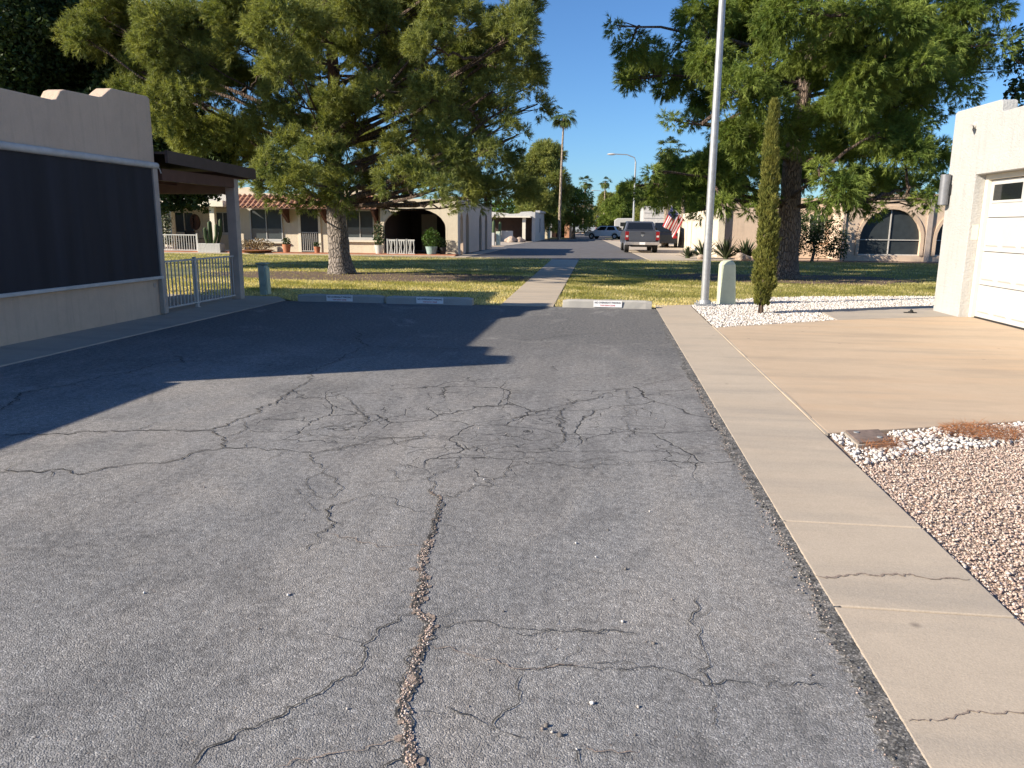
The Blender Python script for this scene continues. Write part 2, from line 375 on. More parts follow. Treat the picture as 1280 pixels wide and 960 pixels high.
def m_grit():
    t = NT('gravel_fines'); c = t.voro(85, out=1); s = t.n.new('ShaderNodeSeparateColor'); t.l.new(c, s.inputs[0]); d = t.voro(85)
    a = t.ramp(s.outputs[0], [(0, (.44, .29, .21)), (.3, (.58, .45, .35)), (.55, (.34, .23, .18)), (.75, (.64, .54, .44)), (.92, (.20, .15, .13))], 'CONSTANT')
    a = t.mix(t.ramp(d, [(.35, 0.0), (.6, .75)]), a, (.16, .11, .08)); a = t.mix(.35, a, (.47, .35, .26)); t.color(a); t.rough(.95)
    t.bump(t.math('SUBTRACT', 1.0, d), 1.0, .012); return t.m
MAT['grit'] = m_grit()

# ================================================================== GROUND
def struct(name, mb, mats, **k):
    o = mb.build(name, mats, origin=(0, 0, 0), **k); o['kind'] = 'structure'; return o
struct('ground', MB().sheet([(-900, -300), (900, -300), (900, 1500), (-900, 1500)], -.03), [MAT['dirt']])
# --- cracks drawn as jagged ribbons in the road mesh
def jag(pts, amp):
    pts = [Vector(p) for p in pts]
    for lv in range(9):          # fractal midpoint displacement: big bends, small teeth
        out = [pts[0]]; done = True
        for a, b in zip(pts[:-1], pts[1:]):
            L_ = (b-a).length
            if L_ > .022:
                n_ = Vector((-(b-a).y, (b-a).x))/L_; out.append((a+b)/2+n_*rnd.gauss(0, 1)*min(amp, L_*.16)); done = False
            out.append(b)
        pts = out
        if done: break
    return pts
def ribbon(mb, pts, w0, w1, z, m, lo=.15, hi=1.9):
    n = len(pts); L, Rr = [], []; ww = 1.0
    for i, p in enumerate(pts):
        t = (pts[min(i+1, n-1)]-pts[max(i-1, 0)]); t = t.normalized() if t.length > 0 else Vector((1, 0)); q = Vector((-t.y, t.x)); ww = .5*ww+.5*rnd.uniform(lo, hi)
        wd = (w0+(w1-w0)*i/n)*ww*.5*(min(1, i/3, (n-1-i)/3)+.1); o = rnd.uniform(-.3, .3)*wd
        L.append((p.x+q.x*(wd+o), p.y+q.y*(wd+o), z)); Rr.append((p.x-q.x*(wd-o), p.y-q.y*(wd-o), z))
    mb.add(L+Rr, [(i+1, i, n+i, n+i+1) for i in range(n-1)], m)
def crack(mb, px, w0, w1=None, amp=.018, z=.004, m=1, step=.045, twigs=True):
    pts = jag([gnd(*p) for p in px], amp); w1 = w0 if w1 is None else w1
    ribbon(mb, pts, w0, w1, z, m)
    if twigs and len(pts) > 12:
        for k in range(int(len(pts)/34)):
            i = rnd.randint(3, len(pts)-4); t = (pts[i+1]-pts[i-1]).normalized(); s = rnd.choice((-1, 1)); d_ = (t*rnd.uniform(-.6, 1)+Vector((-t.y, t.x))*s).normalized()
            ribbon(mb, jag([pts[i], pts[i]+d_*rnd.uniform(.05, .28)], .02), w0*.6, w0*.3, z+.0003, m)
    return pts
def q4(l): return [(400+u/2.0875, 500+v/2.0875) for u, v in l]
def c3(l): return [(u/2, 360+v/2) for u, v in l]
def c5(l): return [(u/2, 560+v/2) for u, v in l]
def r4(l): return [(640+u/1.6, 360+v/1.6) for u, v in l]
road = MB()
xr = .955
edge = [(-6.45, -6), (xr, -6)]
yy = -6
while yy < 14.88:
    yy += .035 if 1.5 < yy < 9 else .12; edge.append((xr+.018*math.sin(yy*2.1)+.012*math.sin(yy*7.7+1)+rnd.uniform(-.014, .014), min(yy, 14.9)))
edge += [(-6.45, 14.9)]
# triangulate along y as strips
E_ = edge[2:-1]
for (a, b) in zip(E_[:-1], E_[1:]): road.poly([(-6.45, a[1], 0), (a[0], a[1], 0), (b[0], b[1], 0), (-6.45, b[1], 0)], 0)
road.poly([(-6.45, -6, 0), (xr, -6, 0), (E_[0][0], E_[0][1], 0), (-6.45, E_[0][1], 0)], 0)
main = q4([(360,145),(357,170),(280,208),(285,235),(312,260),(305,310),(285,370),(262,430),(270,480),(248,548),(290,585),(270,640),(240,700),(215,790),(230,860),(235,920),(240,975)])
K = [(main, .011, .016, 1), (q4([(265,440),(262,485),(250,520),(240,548)]), .008, .008, 1),
 ([(515,765),(472,787),(442,845),(400,868),(380,880),(350,897),(320,910),(290,921),(270,932),(240,962)], .010, .014, 1),
 (q4([(205,885),(130,905),(60,920),(0,935),(-120,960)]), .010, .008, 2), (q4([(220,880),(222,912),(190,945),(165,975)]), .012, .014, 1), (q4([(245,910),(275,935),(282,975)]), .010, .010, 1),
 (q4([(290,645),(350,655),(400,670),(470,690),(530,705),(590,700),(700,690)]), .010, .004, 2), (q4([(525,708),(510,755),(475,815),(455,855),(500,875),(540,890)]), .010, .006, 1), (q4([(250,810),(340,805),(400,830),(455,855)]), .008, .008, 1),
 (q4([(300,600),(370,580),(440,580),(550,600),(700,605),(835,612)]), .005, .003, 1), (q4([(320,250),(380,240),(430,215),(480,190),(490,178),(560,160),(640,172),(690,178),(780,165),(835,170)]), .012, .008, 1),
 (q4([(560,130),(610,128),(630,115),(635,75),(625,30),(660,10),(720,-5)]), .012, .008, 1), (q4([(400,65),(460,55),(540,40),(600,35),(628,30)]), .010, .008, 1),
 (q4([(0,190),(40,210),(60,230),(30,260)]), .010, .008, 1), (q4([(50,275),(20,305),(15,340),(0,360),(-50,400)]), .024, .006, 1), (q4([(50,275),(130,245),(200,265),(280,290)]), .004, .003, 1),
 (q4([(15,350),(80,360),(150,385),(220,382),(275,378)]), .010, .005, 2), (q4([(280,208),(215,212),(150,215),(90,225)]), .006, .004, 1), (q4([(185,175),(215,210)]), .010, .008, 1),
 (q4([(0,75),(60,65),(110,55),(125,40),(80,5)]), .014, .010, 1), (q4([(0,100),(130,105),(280,98),(350,105),(440,108),(540,105),(640,102),(700,105)]), .009, .006, 1), (q4([(0,135),(90,125),(190,110),(280,98)]), .012, .008, 1),
 (q4([(340,125),(430,120),(470,115),(460,97)]), .012, .008, 1), (q4([(470,115),(540,130),(600,130)]), .012, .008, 1), (q4([(360,145),(440,140),(500,135),(550,150),(560,160)]), .010, .008, 1),
 (c3([(0,368),(100,368),(250,360),(440,355),(520,357),(620,320),(680,290),(720,262),(770,235),(790,205),(850,180),(900,150),(930,145),(1000,150),(1150,152),(1280,155)]), .026, .014, 1),
 (c3([(520,357),(560,375),(555,400)]), .016, .02, 1), (c3([(0,457),(100,462),(250,455),(400,440),(470,420),(560,400),(650,402),(780,415),(860,400),(940,380),(1060,372),(1160,378)]), .024, .010, 1),
 (c3([(560,375),(620,350),(610,330)]), .014, .008, 1), (c3([(770,415),(800,440),(808,460),(770,490),(785,510),(800,530)]), .014, .008, 1), (c3([(740,500),(760,530),(790,560)]), .008, .006, 1),
 (c3([(860,360),(920,325),(880,290),(870,280),(840,262),(750,262)]), .014, .006, 1), (c3([(750,360),(850,340),(920,320)]), .012, .008, 1), (c3([(620,355),(760,365),(850,372),(950,378),(1060,372)]), .012, .008, 1),
 (r4([(370,620),(375,680),(390,740),(400,800),(405,885)]), .004, .008, 1), (r4([(100,240),(95,265),(105,300),(80,330)]), .014, .010, 1), (r4([(0,262),(100,235),(150,225),(210,205),(330,180),(345,178)]), .016, .010, 1),
 (r4([(230,205),(232,280),(225,310)]), .010, .008, 1), (r4([(0,330),(80,325),(200,330),(330,322),(440,325)]), .010, .008, 1), (r4([(0,350),(60,352),(150,345),(250,350),(400,355)]), .010, .007, 1),
 (r4([(0,105),(60,105),(100,95),(200,90),(300,92)]), .018, .012, 1), (r4([(80,155),(90,165)]), .02, .02, 1), (r4([(0,690),(100,690),(200,685),(260,695)]), .005, .004, 1), (r4([(0,758),(120,755),(260,760),(420,790),(640,800)]), .005, .003, 1),
 (c3([(890,110),(900,135),(930,145)]), .03, .03, 1), (c3([(0,305),(50,265),(180,240),(300,215),(400,188),(500,182),(640,190),(780,202)]), .022, .014, 1), (c3([(440,170),(460,188)]), .03, .02, 1), (c3([(0,200),(150,178),(420,185)]), .014, .010, 1),
 (q4([(700,690),(830,700)]), .004, .004, 1), (q4([(640,910),(668,915),(676,960)]), .006, .014, 1), (q4([(680,905),(835,915)]), .010, .006, 2)]
for px, a, b, m in K: crack(road, px, max(.0035, a*.40), max(.003, b*.40), m=m, amp=.022, z=.005)
# the long crack: two wandering dark lips with broken sand between them
for s_ in (-1, 1):
    for a_, b_, w_ in ((4, 10, .004), (8, 13, .008), (11, 17, .012)):
        pts = jag([Vector(gnd(*q))+Vector((s_*w_*rnd.uniform(.3, 1), 0)) for q in main[a_:b_]], .016); ribbon(road, pts, .0045, .006, .0048, 1)
mpts = jag([gnd(*q) for q in main], .012)
for i in range(len(mpts)//4, len(mpts)):
    f_ = i/len(mpts)
    for k in range(2):
        if rnd.random() < .15+.5*f_:
            c_ = mpts[i]+Vector((rnd.gauss(0, .006+.007*f_), rnd.gauss(0, .01))); rr0 = rnd.uniform(.006, .012+.012*f_)
            road.poly([(c_.x+rr0*rnd.uniform(.5, 1.1)*math.cos(k2*.9), c_.y+rr0*1.3*rnd.uniform(.5, 1.1)*math.sin(k2*.9), .0032+rnd.uniform(0, .0008)) for k2 in range(7)], 2)
# broken tar lip along the pavement
yy = 1.0; lip = []
L, Rr = [], []
while yy < 14.8:
    L.append((xr-.02+.024*math.sin(yy*2.1)+.016*math.sin(yy*7.7+1)-abs(rnd.gauss(0, .02)), yy, .0035)); Rr.append((1.0+rnd.uniform(-.012, .02), yy, .0105)); yy += .014 if yy < 6 else .05
n = len(L); road.add(L+Rr, [(i, n+i, n+i+1, i+1) for i in range(n-1)], 3)
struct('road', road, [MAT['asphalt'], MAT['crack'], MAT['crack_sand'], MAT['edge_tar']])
# --- pavements, driveway, walk, path
pv = MB(); joints = [-6, -4.5, -3, -1.5, 0, 1.2]
def slab(mb, pts, z0, z1, m=0): mb.prism([(p[0], p[1], z0) for p in pts], (0, 0, z1-z0), m)
JY = [-3, -.2, 1.1, 3.08, 4.03, 15.4]
for a, b in zip(JY[:-1], JY[1:]): slab(pv, [(.985, a+.006), (1.695, a+.006), (1.695, b-.006), (.985, b-.006)], -.06, .012)
slab(pv, [(.985, 15.394), (1.695, 15.394), (1.75, 15.75), (1.0, 15.5)], -.06, .0115)
struct('pavement', pv, [MAT['concrete']], bevel=.006)
pc = MB()
for px, wd in (([(1015, 722), (1070, 722), (1130, 724), (1212, 727)], .012), ([(1134, 907), (1170, 906), (1205, 896), (1240, 897), (1290, 890)], .006)):
    crack(pc, px, wd, wd*.7, amp=.014, z=.0145, m=0, twigs=False)
struct('pavement_cracks', pc, [MAT['crack_sand']])
jf = MB(); yy = 5.9
while yy < 12.2:
    a, b = yy, yy+.5; jf.box(1.699, 1.722+rnd.uniform(-.003, .003), a, b-.004, -.03, .020+rnd.uniform(-.003, .003)); yy += .5
struct('expansion_joint', jf, [MAT['concrete']])
dv = MB(); slab(dv, [(1.725, 5.92), (3.45, 6.57), (6.3, 7.7), (6.9, 7.9), (6.9, 14.9), (3.92, 13.55), (1.725, 12.15)], -.05, .016)
struct('driveway', dv, [MAT['drive']], bevel=.008)
wk = MB(); slab(wk, [(3.93, 13.57), (6.24, 14.62), (6.24, 15.65), (9, 15.65), (9, 17.2), (6.0, 16.3), (4.02, 15.14)], -.05, .018)
struct('garden_path', wk, [MAT['concrete_grey']], bevel=.008)
lp = MB(); slab(lp, [(-12, -6), (-6.445, -6), (-6.445, 15.0), (-6.9, 15.7), (-12, 15.7)], -.06, .016)
struct('patio_pavement', lp, [MAT['concrete_grey']], bevel=.01)
pth = MB()
ys = [14.92, 19.8, 24.8, 29.8, 35.6]
for a, b in zip(ys[:-1], ys[1:]):
    f = lambda y: (y-14.92)/20.7
    slab(pth, [(-2.02-.45*f(a), a+.01), (-.98-.25*f(a), a+.01), (-.98-.25*f(b), b-.01), (-2.02-.45*f(b), b-.01)], -.04, .014)
struct('path', pth, [MAT['concrete']], bevel=.006)
# --- lawn and beds
lw = MB(); lw.sheet([(-45, 15.6), (-6.9, 15.6), (-6.3, 15.02), (1.0, 15.02), (1.75, 15.6), (3.6, 17.7), (7.6, 18.9), (45, 19.5), (45, 37.6), (8.0, 37.6), (2.0, 35.8), (-9.5, 35.8), (-12, 37.4), (-45, 37.4)], -.008)
struct('lawn', lw, [MAT['lawn']])
def blob(cx, cy, rx, ry, n=28, jit=.25):
    return [(cx+rx*math.cos(a)*(1+rnd.uniform(-jit, jit)), cy+ry*math.sin(a)*(1+rnd.uniform(-jit, jit))) for a in [2*math.pi*i/n for i in range(n)]]
ml = MB(); ml.sheet(blob(-7.2, 22.6, 5.2, 2.0), .000); ml.sheet(blob(5.5, 24.6, 4.2, 2.2), .000); ml.sheet(blob(-2.6, 23.0, 1.6, .8), .004)
struct('pine_litter', ml, [MAT['mulch']])
# white rock bed and desert gravel bed, beds of bare earth below them
WR = [(1.72, 12.2), (3.9, 13.6), (4.0, 15.17), (6.0, 16.33), (9, 17.25), (9.6, 19.3), (7.54, 18.95), (4.8, 18.3), (3.6, 17.75), (2.6, 17.0), (1.72, 15.7)]
WS = [(1.72, 5.1), (2.1, 5.42), (3.0, 5.85), (6.6, 7.2), (6.6, 7.78), (3.45, 6.55), (1.74, 5.9)]
GB = [(1.70, 0.8), (7.5, 0.8), (7.5, 7.6), (6.6, 7.3), (3.0, 5.95), (2.1, 5.5), (1.70, 5.2)]
bd = MB(); bd.sheet(WR, .001)
struct('rock_bed_soil', bd, [MAT['concrete']])
bd = MB(); bd.sheet([(1.70, -4), (14, -4), (14, 9), (6.6, 7.6), (3.45, 6.5), (1.70, 5.88)], -.012)
struct('gravel_bed_soil', bd, [MAT['grit']])
def inside(P, poly):
    x, y = P[:, 0], P[:, 1]; r = np.zeros(len(P), bool); n = len(poly)
    for i in range(n):
        x0, y0 = poly[i]; x1, y1 = poly[(i+1) % n]
        c = ((y0 > y) != (y1 > y)) & (x < (x1-x0)*(y-y0)/((y1-y0)+1e-12)+x0); r ^= c
    return r
def in_poly(poly, n):
    a = np.array(poly); out = []
    tot = 0
    while tot < n:
        P = RN.uniform(a.min(0), a.max(0), (n*2, 2)); P = P[inside(P, poly)]; out.append(P); tot += len(P)
    return np.concatenate(out)[:n]
def unit_stone(kind):
    bm = bmesh.new()
    if kind == 'ico': bmesh.ops.create_icosphere(bm, subdivisions=1, radius=1)
    else: bmesh.ops.create_cube(bm, size=1.3); bmesh.ops.triangulate(bm, faces=bm.faces)
    V = np.array([v.co[:] for v in bm.verts]); Fc = np.array([[v.index for v in f.verts] for f in bm.faces]); bm.free(); return V, Fc
def stones(name, P, size, mat, z=.0, kind='ico', flat=.65, zj=.0, sink=.35):
    V, Fc = unit_stone(kind); n = len(P)
    s = size[0]+(size[1]-size[0])*RN.random(n)**2
    a = RN.uniform(0, 6.283, n); st = RN.uniform(.6, 1.15, (n, 2))
    W = V[None]*(1+RN.uniform(-.28, .28, (n, len(V), 1)))
    X = W[..., 0]*st[:, :1]; Y = W[..., 1]*st[:, 1:]; Z = W[..., 2]*flat
    tl = RN.normal(0, .35, (n, 1)); Y, Z = Y*np.cos(tl)-Z*np.sin(tl), Y*np.sin(tl)+Z*np.cos(tl)
    ca, sa = np.cos(a)[:, None], np.sin(a)[:, None]
    out = np.stack([(X*ca-Y*sa)*s[:, None]+P[:, :1], (X*sa+Y*ca)*s[:, None]+P[:, 1:2], Z*s[:, None]+(z+s*flat*sink+RN.uniform(0, zj+1e-6, n))[:, None]], -1)
    FF = (Fc[None]+(np.arange(n)*len(V))[:, None, None]).reshape(-1, Fc.shape[1])
    o = link_mesh(name, out.reshape(-1, 3), FF, mat, origin=(0, 0, 0)); o['kind'] = 'stuff'; return o
A = in_poly([(1.70, 1.6), (4.6, 1.6), (5.6, 6.6), (3.0, 5.95), (2.1, 5.5), (1.70, 5.2)], 72000)
B = in_poly(GB, 24000)
drain = [gnd(*p) for p in ((1050, 539), (1102, 538), (1122, 560), (1070, 563))]
def clear(P): return P[~inside(P, drain)]
A = clear(A)
stones('desert_gravel', np.concatenate([A, B]), (.0030, .0105), MAT['gravel'], z=-.012, zj=.014)
stones('white_rock', clear(np.concatenate([in_poly(WR, 19000), in_poly(WS, 3600)])), (.008, .023), MAT['white_rock'], z=0, zj=.012)
# loose pebbles on the asphalt, denser along the sandy crack and the broken edge
P1 = in_poly([(-6, 1.5), (.9, 1.5), (.9, 13), (-6, 13)], 700)
ep = np.stack([np.full(1500, .945)+RN.normal(0, .03, 1500), RN.uniform(1.6, 8, 1500)**1.0], 1)
mp_ = np.array([gnd(*p) for p in main]); ii = RN.integers(6, len(mp_)-1, 900); tt = RN.random((900, 1))
cp = mp_[ii]*(1-tt)+mp_[ii+1]*tt+RN.normal(0, .010, (900, 2))
stones('loose_gravel', np.concatenate([ep, cp]), (.0016, .005), MAT['gravel'], z=.004, sink=.2)
ec = np.stack([.95+RN.normal(0, .028, 1500), RN.uniform(1.2, 9, 1500)], 1)
stones('asphalt_crumbs', ec, (.003, .011), MAT['edge_tar'], z=.003, sink=.3)
stones('road_pebbles', P1, (.0015, .0065), MAT['pebble'], z=.002, sink=.3)
P3 = np.array([gnd(*p) for p in [(721, 938), (740, 880), (180, 742), (360, 745), (605, 600), (592, 606), (778, 778), (745, 697), (812, 640), (720, 680)]])
stones('road_pebbles', P3, (.006, .010), MAT['white_rock'], z=.002, sink=.5)
P4 = np.array([gnd(*p) for p in [(678, 912), (690, 916), (683, 908), (700, 920), (817, 805), (782, 712), (760, 663), (434, 887), (363, 743), (840, 750)]])
stones('road_pebbles', P4, (.006, .012), MAT['pebble'], z=.002, sink=.4)
# dry pine needles lying on the gravel edge and the rock strip
def strands(name, P, L, wd, mat, z=.02, up=.25, kind='stuff', zr=0.02):
    n = len(P); a = RN.uniform(0, 6.283, n); l = RN.uniform(L[0], L[1], n); e = RN.uniform(0, up, n)
    dx, dy, dz = np.cos(a)*l, np.sin(a)*l, e*l
    zz = z+RN.uniform(0, zr, n)
    px, py = -np.sin(a)*wd/2, np.cos(a)*wd/2
    V = np.stack([np.stack([P[:, 0]-px, P[:, 1]-py, zz], 1), np.stack([P[:, 0]+px, P[:, 1]+py, zz], 1), np.stack([P[:, 0]+dx, P[:, 1]+dy, zz+dz], 1)], 1).reshape(-1, 3)
    o = link_mesh(name, V, np.arange(3*n).reshape(-1, 3), mat, origin=(0, 0, 0)); o['kind'] = kind; return o
q = in_poly([(1.74, 5.25), (2.2, 5.35), (3.0, 5.75), (6.6, 7.1), (6.6, 7.85), (5, 7.25), (3.45, 6.62), (2.7, 6.3), (2.5, 6.0), (1.9, 5.62)], 22000)
nz = np.sin(q[:, 0]*5+q[:, 1]*3)+np.sin(q[:, 0]*2.3-q[:, 1]*7)+RN.normal(0, .6, len(q))
strands('fallen_pine_needles', q[nz > .75], (.05, .13), .0045, MAT['needle_litter'], z=.02)
# --- grass blades
def blades(name, P, h, wd, mat):
    n = len(P); a = RN.uniform(0, 6.283, n); hh = RN.uniform(h[0], h[1], n); ln = RN.normal(0, .45, (n, 2))*hh[:, None]
    px, py = np.cos(a)*wd/2, np.sin(a)*wd/2; z0 = np.full(n, -.008)
    V = np.stack([np.stack([P[:, 0]-px, P[:, 1]-py, z0], 1), np.stack([P[:, 0]+px, P[:, 1]+py, z0], 1), np.stack([P[:, 0]+ln[:, 0], P[:, 1]+ln[:, 1], z0+hh], 1)], 1).reshape(-1, 3)
    o = link_mesh(name, V, np.arange(3*n).reshape(-1, 3), mat, origin=(0, 0, 0)); o['kind'] = 'stuff'; return o
near = [(-11, 15.65), (-6.9, 15.65), (-6.3, 15.05), (1.0, 15.05), (1.9, 15.9), (3.6, 17.8), (7.6, 19.0), (12, 19.3), (12, 25), (-13, 25)]
P = np.concatenate([in_poly(near, 150000), in_poly([(-20, 25), (16, 25), (16, 37), (-22, 37)], 70000)])
f = (P[:, 1]-14.92)/20.7; onpath = (P[:, 0] > -2.02-.45*f-.02+RN.normal(0, .02, len(P))) & (P[:, 0] < -.98-.25*f+.02+RN.normal(0, .02, len(P)))
def ell(P, cx, cy, rx, ry): return ((P[:, 0]-cx)/rx)**2+((P[:, 1]-cy)/ry)**2
mul = (ell(P, -7.2, 22.6, 5.4, 2.1) < 1+RN.normal(0, .15, len(P))) | (ell(P, 5.5, 24.6, 4.2, 2.2) < 1+RN.normal(0, .15, len(P)))
P = P[~onpath & ~(mul & (RN.random(len(P)) < .93))]
v = np.sin(P[:, 0]*1.7+P[:, 1]*2.9)+np.sin(P[:, 0]*.6-P[:, 1]*1.3+2)+np.sin(P[:, 0]*4.1+P[:, 1]*.7)*.6+RN.normal(0, .9, len(P))
v += np.clip(2.6-.9*(P[:, 1]-15.1), 0, 3)*1.25 + (P[:, 0] < -2)*.8 + (P[:, 1] < 21)*.35
dry = v > 1.15
blades('grass', P[~dry], (.025, .065), .016, MAT['grass_g']); blades('dry_grass', P[dry], (.02, .055), .016, MAT['grass_d'])
# --- far street, its verge, the driveway with the pickup, house forecourts
st = MB(); st.sheet([(-11.5, 35.8), (2.0, 35.8), (-.4, 88), (-6.5, 88), (-6.9, 74), (-7.5, 56), (-11.5, 55)], -.004)
st.sheet([(-40, 100), (60, 100), (60, 108), (-40, 108)], -.002); st.sheet([(-4.6, 88), (-.2, 88), (-.2, 100), (-4.6, 100)], -.003); st.sheet([(-5.5, 108), (1.5, 108), (.5, 420), (-6, 420)], -.001)
struct('street', st, [MAT['asphalt_far']])
fp = MB(); slab(fp, [(2.03, 35.8), (6.2, 37.4), (6.2, 72), (-.3, 84.0), (-.38, 88), (-.5, 88)], -.03, .012)
slab(fp, [(-6.5, 87.2), (2.5, 87.2), (2.5, 88.8), (-6.5, 88.8)], -.03, .016); slab(fp, [(-30, 38.1), (-7.3, 38.1), (-7.3, 37.1), (-30, 37.1)], -.03, .05)
slab(fp, [(-11, 57), (-7.45, 57), (-6.85, 73.9), (-11, 73.9)], -.03, .014)
slab(fp, [(-7.38, 36.4), (-6.6, 36.4), (-6.6, 50), (-7.38, 50)], -.03, .02)
struct('forecourt', fp, [MAT['concrete']])
vg = MB(); vg.sheet([(-9, 89), (-4.7, 89), (-4.7, 99.5), (-9, 99.5)], .0); vg.sheet([(-.1, 89), (9, 89), (9, 99.5), (-.1, 99.5)], .0); vg.sheet([(2.2, 108.5), (20, 108.5), (20, 190), (2.2, 190)], .0); vg.sheet([(-30, 108.5), (-6.2, 108.5), (-6.4, 190), (-30, 190)], .0)
struct('verge', vg, [MAT['lawn']])

# ================================================================== NEAR BUILDINGS
WX = -7.43
b = empty('stucco_building', (WX, 5.42, 0), 'tan stucco building with stepped parapet and big dark window screen at the left edge', 'building')
m = MB()
pf = [(5.42, 0), (12.33, 0), (12.34, 3.50), (12.28, 3.53), (11.36, 3.50), (11.29, 3.46), (11.12, 3.35), (11.04, 3.33), (10.30, 3.31), (10.22, 3.28), (10.12, 3.16), (10.04, 3.14), (7.0, 3.14), (6.9, 3.2), (6.82, 3.31), (6.2, 3.33), (6.08, 3.36), (6.0, 3.50), (5.44, 3.52)]
m.prism([(WX, y, z) for y, z in pf], (-.26, 0, 0)); m.box(-14, WX-.26, 5.42, 5.66, 0, 3.5); m.box(-14, WX-.26, 12.07, 12.31, 0, 3.42); m.box(-14.25, -14, 5.42, 12.31, 0, 3.5)
m.box(-14, WX-.27, 5.67, 12.06, 2.8, 2.9)
m.build('wall', [MAT['stucco_tan']], b, bevel=.015)
m = MB(); m.tube([(WX+.07, 6.0, 2.445), (WX+.07, 12.26, 2.445)], .052, 12); m.box(WX+.003, WX+.04, 6.0, 12.25, 2.40, 2.50)
h = m.build('screen_housing', [MAT['offwhite']], b, smooth=True)
MB().tube([(WX+.06, 12.27, 2.44), (WX+.09, 12.31, 2.40), (WX+.10, 12.33, 2.33)], .009, 6).build('crank_hook', [MAT['offwhite']], h)
MB().box(WX+.045, WX+.055, 6.02, 12.13, .66, 2.41).build('window_screen', [MAT['screen']], b)
MB().box(WX+.02, WX+.085, 6.0, 12.2, .615, .665).build('bottom_rail', [MAT['offwhite']], b, bevel=.008)
MB().box(WX+.003, WX+.08, 12.14, 12.27, .03, 2.40).build('side_post', [MAT['taupe']], b, bevel=.006)
MB().box(WX+.003, WX+.012, 12.0, 12.06, .48, .55).build('outlet_cover', [MAT['taupe']], b, bevel=.003)
# patio cover, fixed to the building
pc_ = MB()
pc_.prism([(WX+.22, 12.36, 2.50), (WX+.22, 15.62, 2.42), (WX+.22, 15.62, 2.62), (WX+.22, 12.36, 2.70)], (-.05, 0, 0))
pc_.prism([(WX+.17, 15.57, 2.42), (-13, 15.57, 2.42), (-13, 15.57, 2.62), (WX+.17, 15.57, 2.62)], (0, .05, 0))
pc_.prism([(WX+.17, 12.36, 2.64), (WX+.17, 15.57, 2.56), (WX+.17, 15.57, 2.60), (WX+.17, 12.36, 2.68)], (-6, 0, 0))
r_ = pc_.build('patio_roof', [MAT['brown']], b)
MB().box(-13.4, WX+.10, 12.37, 15.3, 2.395, 2.41).box(WX-.02, WX+.10, 12.36, 14.88, 2.22, 2.394).build('beam', [MAT['brown2']], r_)
MB().box(-13, WX-.12, 14.93, 15.05, 2.10, 2.39).build('beam', [MAT['soffit']], r_)
for x in (-8.6, -9.8, -11.0, -12.2): MB().box(x, x+.06, 12.4, 14.9, 2.26, 2.394).build('rafter', [MAT['brown2']], r_)
MB().box(WX-.10, WX+.09, 14.89, 15.07, .017, 2.394).build('post', [MAT['taupe']], b, bevel=.008)
MB().box(-13.2, -13.05, 14.89, 15.05, .017, 2.39).build('post', [MAT['taupe']], b, bevel=.008)
f_ = empty('railing', (WX-.02, 13.6, 0), 'pale metal baluster railing closing the patio beside the screened building', 'railing')
for y0, y1 in ((12.3, 13.35), (13.42, 14.87)):
    MB().box(WX-.04, WX, y0, y1, .87, .90).build('top_rail', [MAT['offwhite']], f_); MB().box(WX-.035, WX-.005, y0, y1, .09, .115).build('bottom_rail', [MAT['offwhite']], f_)
    n = int((y1-y0)/.105)
    for i in range(n): 
        yb = y0+(i+.6)*(y1-y0)/n
        MB().box(WX-.028, WX-.010, yb-.009, yb+.009, .115, .87).build('baluster', [MAT['offwhite']], f_)
MB().box(WX-.045, WX+.005, 13.355, 13.415, .017, .93).build('middle_post', [MAT['offwhite']], f_, bevel=.004)
MB().box(WX-.055, WX+.02, 13.345, 13.425, .017, .03).build('foot', [MAT['offwhite']], f_)
m = MB(); m.box(WX-.2, WX, -8, 5.35, 0, 1.76); m.box(WX-.23, WX+.03, -8, 5.36, 1.763, 1.82)
tag(m.build('garden_wall', [MAT['stucco_tan']], origin=(WX, 0, 0), bevel=.01), 'low tan stucco wall running on from the screened building', 'wall')

# white garage
GX = 6.25
g = empty('white_garage', (GX, 15.57, 0), 'white stucco garage with a notched parapet at the right edge', 'garage')
m = MB()
m.prism([(GX, 15.57, 0), (GX, 15.6, 3.60), (GX, 15.52, 3.63), (GX, 13.95, 3.60), (GX, 13.88, 3.57), (GX, 13.86, 3.42), (GX, 13.78, 3.40), (GX, 9.9, 3.40), (GX, 9.8, 3.6), (GX, 8.0, 3.6), (GX, 8.0, 0), (GX, 9.6, 0), (GX, 9.6, 2.46), (GX, 14.5, 2.46), (GX, 14.5, 0)], (.24, 0, 0))
m.box(GX+.24, 13, 15.33, 15.57, 0, 3.5); m.box(GX+.24, 13, 8.0, 8.24, 0, 3.5); m.box(12.8, 13.04, 8.24, 15.33, 0, 3.5); m.box(GX+.25, 12.8, 8.25, 15.32, 2.95, 3.1)
m.build('wall', [MAT['stucco_white']], g, bevel=.012)
m = MB(); m.box(GX+.17, GX+.26, 14.40, 14.497, .02, 2.457); m.box(GX+.17, GX+.26, 9.605, 9.70, .02, 2.457); m.box(GX+.171, GX+.261, 9.70, 14.40, 2.37, 2.458)
m.build('door_frame', [MAT['cream_trim']], g, bevel=.004)
gd = MB(); zt = [.04, .60, 1.17, 1.74, 2.365]
for i in range(4): gd.box(GX+.235, GX+.28, 9.71, 14.395, zt[i]+.006, zt[i+1]-.006)
n = 8; pw = (14.395-9.71)/n
